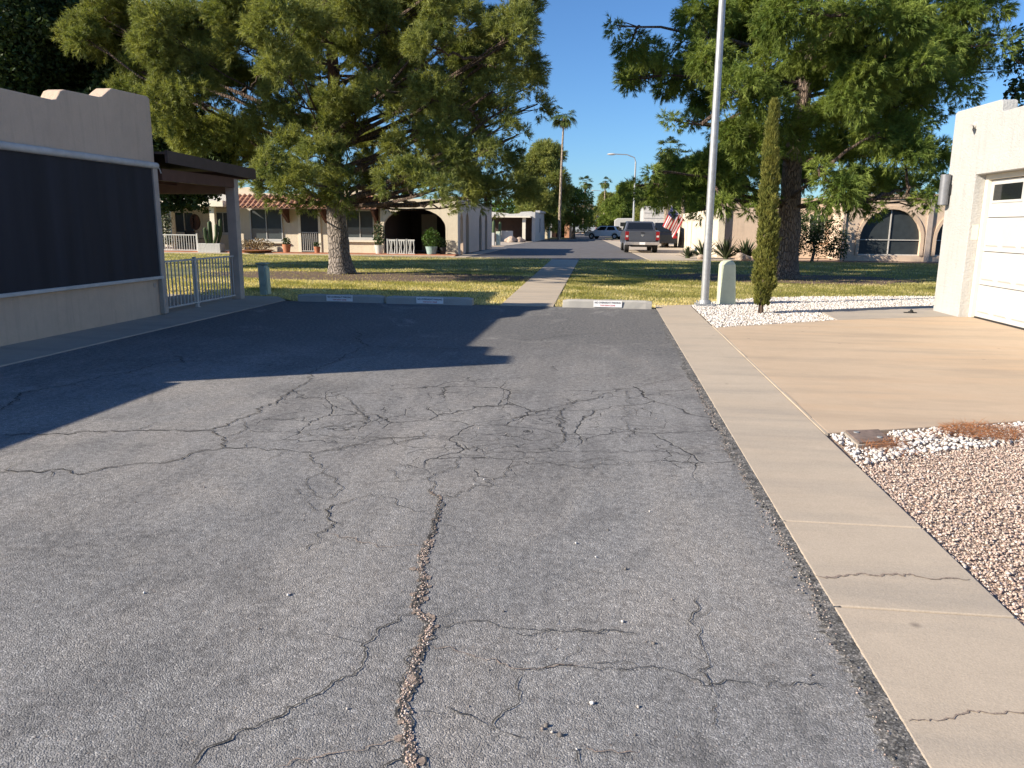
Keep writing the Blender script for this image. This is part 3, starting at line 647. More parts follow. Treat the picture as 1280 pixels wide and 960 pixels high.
for i in range(3):
    for k in range(n):
        ya = 9.71+k*pw+.06; yb = ya+pw-.12; za, zb = zt[i]+.08, zt[i+1]-.08
        gd.box(GX+.2335, GX+.2355, ya-.015, yb+.015, za-.015, zb+.015); 
        X0, X1 = GX+.235, GX+.214
        gd.add([(X0, ya, za), (X0, yb, za), (X0, yb, zb), (X0, ya, zb), (X1, ya+.03, za+.03), (X1, yb-.03, za+.03), (X1, yb-.03, zb-.03), (X1, ya+.03, zb-.03)], [(4, 7, 6, 5), (0, 1, 5, 4), (1, 2, 6, 5), (2, 3, 7, 6), (3, 0, 4, 7)])
n = 4; pw = (14.395-9.71)/n
for k in range(n):
    ya = 9.71+k*pw+.09; yb = ya+pw-.18
    for (a_, b_, c_, d_) in ((ya, yb, 1.98, 2.02), (ya, yb, 2.28, 2.32), (ya, ya+.03, 2.02, 2.28), (yb-.03, yb, 2.02, 2.28)): gd.box(GX+.222, GX+.236, a_, b_, c_, d_)
gdo = gd.build('garage_door', [MAT['white']], g, bevel=.004)
for k in range(n):
    ya = 9.71+k*pw+.12; yb = ya+pw-.24
    MB().box(GX+.229, GX+.233, ya, yb, 2.02, 2.28).build('window_pane', [MAT['glass']], gdo)
MB().box(GX+.225, GX+.285, 9.71, 14.395, .017, .043).build('rubber_seal', [MAT['black']], gdo)
MB().box(GX+.05, GX+.16, 14.494, 14.4985, 1.36, 1.62).build('bare_patch', [MAT['cream_trim']], g)
m = MB(); m.tube([(GX-.10, 15.45, 1.98), (GX-.10, 15.45, 2.52)], .085, 20)
lf = m.build('wall_light', [MAT['grey_metal']], g, smooth=True)
MB().tube([(GX-.10, 15.45, 1.972), (GX-.10, 15.45, 1.981)], .074, 16).build('lens', [MAT['glass']], lf)
MB().box(GX-.04, GX, 15.38, 15.52, 2.16, 2.34).tube([(GX-.03, 15.45, 2.25), (GX-.10, 15.45, 2.25)], .03, 8).build('bracket', [MAT['dark']], lf)
m = MB(); m.tube([(GX+.0, 14.75, 3.30), (GX-.02, 14.75, 3.30)], .055, 12); m.tube([(GX-.02, 14.75, 3.30), (GX-.07, 14.73, 3.29)], .018, 8); m.tube([(GX-.06, 14.80, 3.30), (GX-.12, 14.66, 3.25)], [.028, .045], 10)
m.build('floodlight', [MAT['offwhite']], g, smooth=True)

# ================================================================== SMALL THINGS OF THE LOT
def text_mesh(name, s, size, mat, parent, loc, wide=1.0):
    cu = bpy.data.curves.new(name, 'FONT'); cu.body = s; cu.size = size; cu.align_x = 'CENTER'; cu.align_y = 'CENTER'; cu.extrude = .0008; cu.offset = size*.018
    t = bpy.data.objects.new(name, cu); col.objects.link(t)
    dg = bpy.context.evaluated_depsgraph_get(); me = bpy.data.meshes.new_from_object(t.evaluated_get(dg)); col.objects.unlink(t); bpy.data.objects.remove(t)
    me.transform(Matrix.Rotation(rad(90), 4, 'X') @ Matrix.Scale(wide, 4, (1, 0, 0))); me.materials.clear(); me.materials.append(mat)
    o = bpy.data.objects.new(name, me); col.objects.link(o); o.parent = parent; o.location = Vector(loc)-wl(parent); return o
def stop(x0, x1, y, sx, label, rz=0, tilt=0):
    e = empty('kerb_stop', ((x0+x1)/2, y, 0), label, 'kerb stop', 'concrete kerb stops at the end of the lot')
    sec = [(-.10, 0), (-.085, .125), (-.065, .15), (.065, .15), (.085, .125), (.10, 0)]
    m = MB(); n = 14
    rows = []
    for i in range(n+1):
        x = x0+(x1-x0)*i/n; e1 = .02 if i in (0, n) else 0
        rows.append([(x+rnd.uniform(-.004, .004), y+a*(1-e1*4)+rnd.uniform(-.005, .005), max(0, b_-e1+rnd.uniform(-.006, .004)) if b_ else 0) for a, b_ in sec])
    V = [p for r in rows for p in r]; k = len(sec)
    Fc = [(i*k+j, (i+1)*k+j, (i+1)*k+j+1, i*k+j+1) for i in range(n) for j in range(k-1)]+[tuple(range(k)), tuple(reversed(range(n*k, n*k+k)))]
    m.add(V, Fc); m.build('block', [MAT['stop']], e, bevel=.006)
    s = MB().box(sx-.27, sx+.27, y-.112, y-.105, .022, .142).build('sign', [MAT['sign_white']], e)
    text_mesh('lettering', 'NO OVERNIGHT PARKING', .048, MAT['ink'], s, (sx, y-.1128, .104), .86)
    text_mesh('lettering', 'TOW AWAY ZONE', .036, MAT['ink_red'], s, (sx, y-.1128, .052), .9)
    e.rotation_euler = (0, 0, rz); return e
stop(-6.14, -4.36, 14.98, -5.26, 'weathered concrete kerb stop with a no parking sign, nearest the patio post', .0)
stop(-4.29, -2.56, 14.90, -3.40, 'shaded concrete kerb stop with a white sign, ending beside the concrete path', -.006)
stop(-.80, .90, 14.93, .06, 'sunlit concrete kerb stop with a white sign, between the path and the right pavement', .008)
def rot_thing(o, rx=0, ry=0, rz=0): o.rotation_euler = (rx, ry, rz)
e = empty('utility_post', (-7.35, 16.1, 0), 'short weathered teal utility post leaning on the lawn edge by the patio', 'utility post')
MB().prism([(-7.46, 16.02, 0), (-7.30, 16.0, 0), (-7.30, 16.0, .64), (-7.46, 16.02, .66)], (0, .2, 0)).build('shell', [MAT['teal']], e, bevel=.01)
MB().box(-7.49, -7.27, 15.99, 16.23, .661, .70).build('cap', [MAT['teal']], e, bevel=.01)
MB().box(-7.298, -7.27, 16.03, 16.19, .02, .60).build('door_panel', [MAT['pale_green']], e, bevel=.004); rot_thing(e, 0, -.03)
e = empty('utility_pedestal', (2.46, 16.1, 0), 'pale green plastic utility pedestal standing in white rock beside the tall pole', 'utility pedestal')
m = MB(); w_, d_ = .165, .13
lv = [(0, 1.05), (.74, .92), (.80, .90), (.86, .70), (.885, .42)]
V = []; 
for z, s_ in lv:
    for sx, sy in ((-1, -1), (-.82, -1.12), (.82, -1.12), (1, -1), (1, 1), (-1, 1)): V.append((2.46+sx*w_*(s_ if z < .79 else s_+.0), 16.1+sy*d_*s_, z))
n = 6; m.add(V, [(j*n+i, j*n+(i+1) % n, (j+1)*n+(i+1) % n, (j+1)*n+i) for j in range(len(lv)-1) for i in range(n)]+[tuple(range((len(lv)-1)*n, len(lv)*n))])
m.build('housing', [MAT['pale_green']], e, bevel=.012); MB().box(2.36, 2.56, 15.955, 15.975, .30, .305).build('seam', [MAT['dark']], e)
rot_thing(e, 0, -.03)
e = empty('light_pole', (1.98, 15.7, 0), 'tall galvanised steel light pole rising from the white rock corner', 'light pole')
MB().tube([(1.98, 15.7, .02), (1.98, 15.7, 3.0), (1.98, 15.7, 8.4)], [.080, .073, .055], 20).build('shaft', [MAT['galv']], e, smooth=True)
m = MB().box(1.80, 2.16, 15.52, 15.88, 0, .045); m.tube([(1.98, 15.7, .045), (1.98, 15.7, .12)], [.125, .10], 16)
for a in (-1, 1):
    for c in (-1, 1): m.tube([(1.98+.13*a, 15.7+.13*c, .045), (1.98+.13*a, 15.7+.13*c, .09)], .018, 6)
m.build('base_plate', [MAT['galv']], e, bevel=.004)
MB().tube([(1.98, 15.7, 8.3), (1.6, 16.2, 8.8), (1.0, 17.0, 9.0)], .035, 10).build('arm', [MAT['galv']], e, smooth=True)
MB().ball((.8, 17.27, 8.98), (.16, .35, .09)).build('lamp_head', [MAT['grey_metal']], e, smooth=True)
# drain cover
c = [gnd(*p) for p in ((1056, 543), (1098, 541.5), (1114, 555.5), (1073, 558.5))]
e = empty('drain_cover', (c[0][0], c[0][1], 0), 'rusty square drain cover set in the rocks at the driveway corner', 'drain cover')
m = MB(); slab(m, [c[3], c[2], c[1], c[0]], .021, .034); m.build('lid', [MAT['rust_iron']], e, bevel=.006)
cc_ = [Vector((sum(p[0] for p in c)/4, sum(p[1] for p in c)/4))]*4; ci = [Vector(p).lerp(cc_[0], -.10) for p in c]
m = MB(); slab(m, [ci[3], ci[2], ci[1], ci[0]], -.03, .020); m.build('collar', [MAT['concrete_grey']], e, bevel=.006)
for k, t_ in enumerate((.25, .75)):
    p = Vector(c[0]).lerp(Vector(c[2]), t_); MB().tube([(p.x, p.y, .034), (p.x, p.y, .041)], .02, 10).build('bolt', [MAT['galv']], e)
m = MB(); m.tube([(5.62, 14.95, .018), (5.62, 14.95, .05)], .045, 12); m.tube([(5.62, 14.95, .05), (5.64, 14.95, .075)], .028, 8); m.box(5.5, 5.72, 14.93, 14.97, .018, .035)
tag(m.build('hose_fitting', [MAT['black']], origin=(5.62, 14.95, 0)), 'small black hose fitting lying on the walk by the white garage', 'hose fitting')

# ================================================================== VEGETATION
def tri_tufts(P, D, L, wd, n_needle, spread, droop=0.0, rng=RN):
    """needle tufts: P positions, D unit shoot directions; returns triangle soup"""
    N = len(P); k = n_needle
    Pp = np.repeat(P, k, 0)+np.repeat(D, k, 0)*(rng.random((N*k, 1))*L*.5)
    R = rng.normal(0, 1, (N*k, 3)); R /= np.linalg.norm(R, axis=1, keepdims=True)
    nd = np.repeat(D, k, 0)*(1-spread)+R*spread; nd[:, 2] -= droop; nd /= np.linalg.norm(nd, axis=1, keepdims=True)
    ln = L*rng.uniform(.65, 1.15, (N*k, 1)); sd = np.cross(nd, rng.normal(0, 1, (N*k, 3))); sd /= (np.linalg.norm(sd, axis=1, keepdims=True)+1e-9)
    V = np.stack([Pp-sd*wd/2, Pp+sd*wd/2, Pp+nd*ln], 1); return V.reshape(-1, 3)
def tri_leaves(P, size, rng=RN, flat=0.0):
    N = len(P); a = rng.normal(0, 1, (N, 3)); a /= np.linalg.norm(a, axis=1, keepdims=True); b = np.cross(a, rng.normal(0, 1, (N, 3))); b /= np.linalg.norm(b, axis=1, keepdims=True)
    s = size*rng.uniform(.6, 1.3, (N, 1))
    V = np.stack([P-a*s*.5, P+b*s*.28, P+a*s*.5, P-b*s*.28], 1); return V.reshape(-1, 3)
def soup(name, V, k, mat, parent): return link_mesh(name, V, np.arange(len(V)).reshape(-1, k), mat, parent=parent)

def pine(name, base, label, trunk_pts, trunk_r, clumps, mats, droop, upsw, L=.20, wd=.016, nn=9, twig=(.45, .95), per=52, step=.085, group=None, limb_r=.075, bark='bark', red=None, seed=1, thin=1.0, major=6, plume=.3, pads=9, spread=.5):
    rg = np.random.default_rng(seed); rr = random.Random(seed)
    e = empty(name, (base[0], base[1], 0), label, 'tree', group)
    tp = [Vector(p) for p in trunk_pts]
    m = MB(); N = 22
    def tpos(z):
        for a, b_ in zip(tp[:-1], tp[1:]):
            if z <= b_.z: return a.lerp(b_, max(0, (z-a.z)/(b_.z-a.z)))
        return tp[-1].copy()
    ztop = tp[-1].z; pts = []; rs = []
    for i in range(N*2+1):
        z = ztop*i/(N*2); p = tpos(z); pts.append(p); t = z/ztop
        r = trunk_r*((1-t)**1.25*.88+.04); r += trunk_r*.32*math.exp(-z/.25)
        rs.append(r)
    m.tube(pts, rs, 20, jit=.16); m.build('trunk', [MAT[bark]], e, smooth=True)
    lm = MB(); Pt = []; Dt = []; majors = []
    order = list(range(len(clumps))); rr.shuffle(order); nmaj = max(8, len(clumps)//major)
    # the main limbs go to the farthest clumps, the other pads branch off them
    far = sorted(order, key=lambda i: -((clumps[i][0]-base[0])**2+(clumps[i][1]-base[1])**2)*rr.uniform(.6, 1.2))[:nmaj]
    for i in far+[j for j in order if j not in far]:
        cx, cy, cz, cr = clumps[i]; c = Vector((cx, cy, cz)); ismaj = i in far
        hd = Vector((cx-tpos(cz).x, cy-tpos(cz).y, 0)).length
        s = None
        if not ismaj:
            best = None
            for pth in majors:
                for q in pth[2:]:
                    dq = (q-c).length+max(0, (Vector((q.x-base[0], q.y-base[1], 0)).length-hd))*2+abs(q.z-cz)*1.3
                    if best is None or dq < best[0]: best = (dq, q)
            if best and best[0] < min(3.2, hd*.9+.6): s = best[1].copy(); r0 = .028+.010*best[0]
        if s is None:
            z0 = min(ztop*.97, max(tp[0].z+2.2, cz-upsw*hd*rr.uniform(.75, 1.2))); s = tpos(z0); r0 = min(limb_r, limb_r*.3+limb_r*.11*hd)
            if not ismaj: r0 *= .6
        dist = (c-s).length
        mid = s.lerp(c, .5)+Vector((rr.uniform(-.12, .12)*dist, rr.uniform(-.12, .12)*dist, -.06*dist if upsw > .2 else .08*dist))
        path = []
        for k in range(9):
            t = k/8; path.append(s*(1-t)**2+mid*2*t*(1-t)+c*t*t+Vector((rr.uniform(-.05, .05), rr.uniform(-.05, .05), rr.uniform(-.06, .06)))*(1 if 0 < k < 8 else 0))
        if ismaj: majors.append(path)
        lm.tube(path, [r0*(1-.8*k/8)+.006 for k in range(9)], 7, cap=False)
        out = (c-s); out.z *= .4; out = out.normalized() if out.length > .05 else Vector((0, 0, 1))
        nsub = max(3, int(pads*cr**1.6+.5))
        for s_ in range(nsub):
            v = Vector((rr.gauss(0, 1), rr.gauss(0, 1), rr.gauss(0, .7))).normalized()
            pr = cr*rr.uniform(.34, .52)*(1.25 if nsub < 5 else 1); pc = c+Vector((v.x, v.y, v.z*.75))*(cr-pr*.7)*rr.uniform(.45, 1)
            q_ = path[rr.randint(6, 8)]; lm.tube([q_, q_.lerp(pc, .5)+Vector((0, 0, .05)), pc], [.020, .014, .006], 4, cap=False)
            od = (v*.6+out*plume+Vector((0, 0, .35-droop*.1))).normalized()
            nsh = int(per*(pr/.4)**1.5)
            for k in range(nsh):
                w = Vector((rr.gauss(0, 1), rr.gauss(0, 1), rr.gauss(0, .8))).normalized()
                dr = (w+od*(.9 if plume > .4 else .45)+Vector((0, 0, .15))).normalized()
                ln = pr*rr.uniform(.65, 1.12)*(1+.35*max(0, dr.dot(od))*(plume*2)); pp_ = pc+w*pr*.12; dcur = dr.copy(); kk = max(2, int(ln/step))
                for q in range(kk):
                    dcur = (dcur+Vector((0, 0, -droop*.30*q/kk))+Vector((rr.gauss(0, .06), rr.gauss(0, .06), rr.gauss(0, .05)))).normalized(); pp_ = pp_+dcur*(ln/kk)
                    if q >= kk*.25: Pt.append(tuple(pp_)); Dt.append(tuple(dcur))
    lm.build('limbs', [MAT['wood']], e)
    V = tri_tufts(np.array(Pt), np.array(Dt), L, wd, nn, spread, droop*.25, rg)
    o = soup('crown', V, 3, [MAT[mats]], e)
    return e
def clumps_px(l, Y, R, seed, cx, thick=.8, k=1.17):
    rr = random.Random(seed); out = []
    for it in l:
        x, y, r = it[:3]
        dY = it[3] if len(it) > 3 else None
        X, Z = atY(x, y, Y)
        if dY is None:
            half = math.sqrt(max(.5, R*R-(X-cx)**2))*thick; dY = rr.choice((-1, -1, 1))*half*rr.uniform(.15, .9)
        Yc = Y+dY; X, Z = atY(x, y, Yc); s = r*Yc/F*k
        out.append((X, Yc, Z, s))
    return out
# ---- big pine on the left
TL = (-8.25, 23.6)
L1 = [(130,22,38),(110,50,26),(160,62,34),(178,90,28),(205,40,34),(215,85,34),(170,118,22),(205,130,32),(240,120,32),(250,30,38),(262,80,34),(250,165,32),(300,20,36),(310,65,34),(295,115,34),
 (300,160,30),(335,150,28),(350,25,36),(350,90,34),(360,130,28),(400,45,32),(405,12,32),(330,205,24),(300,195,22),(360,190,28),(395,195,30,-3),(450,15,32),(445,70,28),(480,40,32),(500,85,26),(515,20,34),(515,105,28),(545,60,30),(540,125,26,-3.5),(555,155,24,-3),
 (560,20,30),(595,25,30),(590,70,30),(630,50,30),(655,35,24),(668,15,20),(625,85,22),(655,75,20),(664,108,16),(672,130,14),(615,115,20),(580,115,26),(640,130,14),(600,150,20),(625,160,16),(648,168,11),(570,190,24),(605,190,16),(620,195,10),
 (540,205,26),(510,225,30,-4),(540,235,28,-4.5),(480,235,26),(500,190,18),(455,215,24),(430,235,24,-2.5),(400,232,26,-2.5),(375,225,24),(345,230,20),(320,222,18),(290,215,18),(345,250,12),(385,252,16),(440,255,12),(575,235,22,-2),(600,215,14),(610,240,22,-1.5),(640,240,22,-1),(660,232,16,-.5),(590,255,14),(555,260,13),(620,258,12),(480,258,12),
 (500,140,14),(575,85,28,1.5),(600,105,26,2.5),(560,145,26,2),(590,175,24,1),(620,60,24,2),(545,180,26,1.5),(630,190,18,.5),(575,215,22,1.2),(525,160,22,2.2),(610,140,22,-.6),(650,105,18,1.0),(545,205,20,-1.2),(600,228,20,.6),(630,215,18,-.4),(385,165,20),(420,145,18),(460,110,20),(430,180,12)]
cl = clumps_px(L1, TL[1], 7.2, 5, TL[0])
rr_ = random.Random(3)
for i in range(52):       # the upper crown, above the frame
    z = rr_.uniform(8.8, 13.6); R_ = 6.2*(1-(z-8.8)/6.2)**.7; a = rr_.uniform(0, 6.283); q = R_*rr_.uniform(.35, 1)
    cl.append((TL[0]+q*math.cos(a), TL[1]+q*math.sin(a), z, rr_.uniform(.9, 1.25)))
for i in range(26):       # around the trunk
    z = rr_.uniform(3.6, 9.5); a = rr_.uniform(0, 6.283); q = rr_.uniform(.8, 3.4)
    cl.append((TL[0]+q*math.cos(a), TL[1]+q*math.sin(a)*.8+.6, z, rr_.uniform(.5, .85)))
for i in range(12):       # far side
    z = rr_.uniform(3.4, 8.8); a = rr_.uniform(.3, 2.8); q = rr_.uniform(3, 6.2)
    cl.append((TL[0]+q*math.cos(a), TL[1]+q*math.sin(a), z, rr_.uniform(.6, .95)))
pine('pine_tree', (*TL, 0), 'big sprawling pine with olive needles standing on the lawn behind the left kerb stops', [(TL[0], TL[1], -.1), (TL[0]-.1, TL[1], 1.5), (TL[0]-.12, TL[1], 3.2), (TL[0]-.05, TL[1]+.1, 6), (TL[0]-.3, TL[1]+.2, 9), (TL[0], TL[1], 13.8)],
     .37, cl, 'pine_l', .25, .42, per=66, nn=13, L=.145, wd=.0165, seed=21, limb_r=.075, plume=.65, pads=9, spread=.5)
# ---- big pine on the right
TR = (5.5, 24.75)
R1 = [(772,32,14),(790,52,20),(782,100,16),(800,95,16),(815,70,24),(822,105,22),(845,100,22),(848,60,26),(840,150,12),(860,152,16),(880,30,34),(885,75,30),(890,130,22),(905,165,26,-3),(925,115,32,-4),(930,50,34),(935,15,30),(955,80,30),(960,130,26),(985,25,34),(1005,60,28,-3),
 (1010,20,30),(1040,40,34),(1045,85,30),(1060,130,28,-3.5),(1080,20,34),(1085,65,36,-3.5),(1090,105,36,-4),(1075,120,30,-4),(1120,30,36),(1120,80,32,-3),(1150,15,32),(1165,55,32),(1150,85,28),(1190,25,32),(1195,65,28),(1225,10,26),(1225,60,22),(1250,55,15),(1240,90,15),(1262,45,10),(1215,100,18),(1185,105,22),
 (1205,120,14),(1150,120,26),(1120,135,28),(1170,135,14),(1100,165,30),(1135,175,30,-3),(1130,200,26,-3.5),(1160,150,14),(1085,195,26),(1055,180,26),(1030,150,24,-3),(1020,190,20),(1115,232,26),(1150,232,22,-1),(1160,250,15),(1140,258,14),(1100,262,14),(1075,235,28),(1060,255,18),(1040,238,30,-5),(1025,215,16,-5),(1055,222,22,-4.6),(1000,175,22),
 (975,150,22,-3),(955,165,22,-3),(975,110,14),(795,232,15,-1),(815,215,14),(820,242,20,-1),(845,225,22),(865,240,24),(885,215,24),(900,240,24),(925,218,26),(945,245,20),(850,258,14),(880,265,14),(905,262,14),(935,265,10),(840,205,14),(945,190,22),(800,250,12),(960,215,16,2),(1170,215,12,3),(1000,110,14,3),(1170,195,14,3)]
cr_ = clumps_px(R1, TR[1], 7.0, 9, TR[0], k=1.12)
for i in range(52):
    z = rr_.uniform(8.8, 13.5); R_ = 6.0*(1-(z-8.8)/6.0)**.7 if z < 14 else .5; a = rr_.uniform(0, 6.283); q = R_*rr_.uniform(.35, 1)
    cr_.append((TR[0]+q*math.cos(a), TR[1]+q*math.sin(a), z, rr_.uniform(.9, 1.25)))
for i in range(26):
    z = rr_.uniform(3.8, 9.5); a = rr_.uniform(0, 6.283); q = rr_.uniform(.8, 3.2)
    cr_.append((TR[0]+q*math.cos(a), TR[1]+q*math.sin(a)*.8+.8, z, rr_.uniform(.5, .85)))
for i in range(16):
    z = rr_.uniform(3.0, 8.8); a = rr_.uniform(.3, 2.8); q = rr_.uniform(2.5, 6.0)
    cr_.append((TR[0]+q*math.cos(a), TR[1]+q*math.sin(a), z, rr_.uniform(.7, 1.0)))
pine('pine_tree', (*TR, 0), 'big bushy pine with drooping green clumps behind the slim cypress, right side of the path', [(TR[0]-.05, TR[1], -.1), (TR[0], TR[1], 1.5), (TR[0]-.05, TR[1], 3.5), (TR[0]+.25, TR[1]+.1, 6.5), (TR[0]+.3, TR[1]+.1, 9.5), (TR[0]+.2, TR[1], 13.6)],
     .42, cr_, 'pine_r', 1.0, .12, per=74, nn=13, L=.15, wd=.0165, seed=33, pads=9, plume=.3, spread=.45, bark='bark_r', limb_r=.07)
# ---- other conifers, smaller in the picture
def conifer(base, h, r, label, seed, mat='pine_b', z0=.18, n=34, per=26, L=.26, wd=.05, step=.16, nn=6, droop=.4, cr=(.6, 1.0), name='pine_tree', shape=.8, cy=1.0, bark='bark_r', tr=.24):
    rr = random.Random(seed); c = []
    for i in range(n):
        t = (i+.5)/n; z = h*(z0+(1-z0)*t); R_ = r*((1-t)**shape*.9+.12)*min(1, .55+t*3); a = i*2.4+rr.uniform(-.5, .5); q = R_*rr.uniform(.45, 1)
        c.append((base[0]+q*math.cos(a), base[1]+q*math.sin(a)*cy, z, rr.uniform(*cr)*(r/3.2)))
    b = (base[0], base[1], 0)
    return pine(name, b, label, [(base[0], base[1], -.1), (base[0]+.1, base[1], h*.4), (base[0], base[1], h*.97)], tr, c, mat, droop, .3, L=L, wd=wd, nn=nn, per=24, pads=8, plume=.5, step=step, seed=seed, bark=bark)
conifer((-7.2, 88), 9.6, 3.9, 'tall loose pine beside the tall palm across the far street', 41, z0=.16, n=30, per=30, cr=(.7, 1.3), shape=.75)
conifer((-3.9, 92), 5.3, 2.7, 'low dark rounded pine just right of the tall palm', 42, mat='pine_r', z0=.22, n=26, per=34, cr=(.9, 1.3), shape=.45)
conifer((3.6, 118), 6.8, 4.2, 'spreading pale pine behind the white van and box truck', 43, mat='pine_r', z0=.2, n=26, per=20, L=.4, wd=.08, cr=(.9, 1.3), shape=.45)
conifer((7.6, 104), 9.6, 4.6, 'tall pine tip showing above the far right trees', 44, z0=.2, n=30, per=20, L=.35, wd=.07)
conifer((-.1, 135), 6.6, 3.4, 'small ragged pine farthest down the street on its right', 45, z0=.18, n=24, per=18, L=.4, wd=.09)
conifer((10.5, 78), 8.0, 4.6, 'broad pine rising behind the tan arched house', 46, mat='pine_r', z0=.3, n=30, per=22, L=.35, wd=.06, shape=.45)
conifer((-8.2, 124), 6.5, 2.6, 'narrow pine behind the rust coloured arch house', 47, z0=.2, n=22, per=18, L=.4, wd=.09)
# ---- broadleaf trees
def broadleaf(name, base, label, balls, mat, leaf, dens, trunk=(.2, 3.0), seed=1, cat='tree', bark='bark_r', cover=.62):
    rg = np.random.default_rng(seed); e = empty(name, (base[0], base[1], 0), label, cat); P = []
    for (x, y, z, r) in balls:
        n = int(dens*r*r); v = rg.normal(0, 1, (n, 3)); v /= np.linalg.norm(v, axis=1, keepdims=True)
        k = 1+.16*np.sin(v[:, :1]*7+x)+.14*np.sin(v[:, 1:2]*9+y)+.12*np.sin(v[:, 2:]*8+z); P.append(np.array([[x, y, z]])+v*r*k*(cover+(1.02-cover)*rg.random((n, 1))**.6))
    soup('crown', tri_leaves(np.concatenate(P), leaf, rg), 4, [MAT[mat]], e)
    m = MB(); m.tube([(base[0], base[1], -.05), (base[0]+.1, base[1], trunk[1]*.5), (base[0], base[1]+.1, trunk[1])], [trunk[0]*1.3, trunk[0], trunk[0]*.7], 10, jit=.15)
    m.build('trunk', [MAT[bark]], e, smooth=True)
    m = MB()
    for (x, y, z, r) in balls: m.tube([(base[0], base[1]+.1, trunk[1]*.92), ((base[0]+x)/2, (base[1]+y)/2, (trunk[1]+z)/2-.2), (x, y, z)], [trunk[0]*.5, trunk[0]*.32, .03], 6, cap=False)
    m.build('limbs', [MAT[bark]], e); return e
D1 = [(20,40,60),(75,35,60),(125,80,45),(60,95,50),(10,100,50),(110,10,50),(175,130,40),(215,160,40),(225,190,38),(255,205,34),(190,185,40),(150,150,45),(60,150,50),(100,190,50),(170,60,40),(270,175,25),(240,235,22),(205,235,24)]
db = []
for x, y, r in D1:
    Yc = 25.5+rnd.uniform(-1.5, 2.5); X, Z = atY(x, y, Yc); db.append((X, Yc, Z, r*Yc/F*1.15))
broadleaf('shade_tree', (-19.0, 26.5), 'dense dark green broadleaf tree rising behind the screened building and patio roof', db, 'leaf_dark', .17, 4200, (.32, 4.2), 5)
D2 = [(1268,75,10),(1290,60,24),(1275,105,14),(1300,110,30),(1262,118,8),(1330,80,34)]
db = []
for x, y, r in D2:
    Yc = 24+rnd.uniform(-.8, .8); X, Z = atY(x, y, Yc); db.append((X, Yc, Z, r*Yc/F*1.1))
broadleaf('shade_tree', (16.5, 24.2), 'dark leafy tree tip showing above the white garage parapet', db, 'leaf_dark', .16, 700, (.2, 4.5), 6, cover=.3)
broadleaf('citrus_tree', (-9.8, 92), 'bright green rounded tree behind the white house across the far street', [(-9.8, 92, 3.1, 1.9), (-11.9, 92.5, 2.9, 1.7), (-8.0, 92.6, 3.0, 1.5), (-13.5, 93, 2.7, 1.5)], 'leaf_mid', .34, 420, (.18, 2), 7)
broadleaf('shade_tree', (-4.5, 190), 'brownish bare looking tree at the far end of the street', [(-4.5, 190, 4.0, 3.0), (-1.2, 191, 3.2, 2.6), (-8, 192, 3.6, 3.0)], 'leaf_brown', .6, 130, (.25, 3), 8)
broadleaf('shade_tree', (2.5, 175), 'rounded green tree at the far end, right of the brownish one', [(2.5, 175, 3.6, 3.0), (6.5, 176, 4.2, 3.4), (10, 178, 3.5, 3)], 'leaf_mid', .6, 130, (.25, 3), 9)
sh = broadleaf('shrub', (9.6, 38.0), 'large dark shrub against the tan house between pine trunk and first arch', [(9.0, 38.0, 1.2, .95), (10.2, 38.1, 1.1, .9), (9.6, 38.1, 1.75, .8), (8.3, 38.0, .8, .7), (10.8, 38.2, .6, .5)], 'leaf_dark', .10, 2400, (.06, 1), 10, 'shrub')
# ---- palms
def palm(base, h, r, label, seed, n=34, tr=.2, lean=0, skirt=12, group='tall fan palms along the far street'):
    rr = random.Random(seed); e = empty('palm_tree', (base[0], base[1], 0), label, 'palm tree', group); m = MB()
    top = Vector((base[0]+lean, base[1], h))
    pts = [Vector((base[0]+lean*(t/10)**2, base[1], h*t/10)) for t in range(11)]
    m.tube(pts, [tr*1.5, tr*1.15]+[tr*(1-.05*i) for i in range(9)], 12, jit=.1); m.build('trunk', [MAT['bark_palm']], e, smooth=True)
    for nm, cnt, mat in (('frond', n, 'palm'), ('dry_frond', skirt, 'palm_dead')):
        V = []; 
        for k in range(cnt):
            a = rr.uniform(0, 6.283); el = rr.uniform(-.55, 1.25) if nm == 'frond' else rr.uniform(-1.4, -.9); ln = r*rr.uniform(.75, 1.1)*(1 if nm == 'frond' else .7)
            d0 = Vector((math.cos(a)*math.cos(el), math.sin(a)*math.cos(el), math.sin(el))); p = top.copy(); dd = d0.copy(); stem = []
            for i in range(7): stem.append(p.copy()); dd = (dd+Vector((0, 0, -.12))).normalized(); p = p+dd*ln*.5/6
            u, v = frame_of(dd)
            side = dd.cross(Vector((0, 0, 1))); side = side.normalized() if side.length > .01 else Vector((1, 0, 0)); upv = side.cross(dd)
            V += [stem[0]-side*.02, stem[0]+side*.02, stem[-1]]
            for j in range(17):
                b = (j-8)/8*1.35; ld = (dd*math.cos(b)+side*math.sin(b)+upv*rr.uniform(-.15, .15)).normalized()
                ll = ln*.52*(1-.25*abs(b)); q = stem[-1]; mm = q+ld*ll*.6; tip = q+ld*ll+Vector((0, 0, -ll*.28)); s2 = ld.cross(upv).normalized()*ln*.028
                V += [q, mm-s2, mm+s2, mm-s2, tip, mm+s2]
        Va = np.array([tuple(x) for x in V]); soup(nm+'s', Va, 3, [MAT[mat]], e)
    return e
palm((-5.0, 83), 12.5, 1.75, 'very tall slim palm standing clear against the sky over the left houses', 51, lean=.25, tr=.14)
palm((-4.4, 150), 9.4, 1.9, 'shorter distant palm just right of the tallest one', 52, tr=.25, lean=.1)
palm((4.4, 60), 7.1, 1.35, 'palm head showing above the branches of the right pine', 53, tr=.2, skirt=26)
palm((5.6, 60), 6.5, 1.1, 'small dark palm head right beside the palm above the branches', 54, tr=.16, n=22)
palm((-.5, 125), 8.2, 1.4, 'distant thin palm behind the street lamp', 55, tr=.14, n=22)
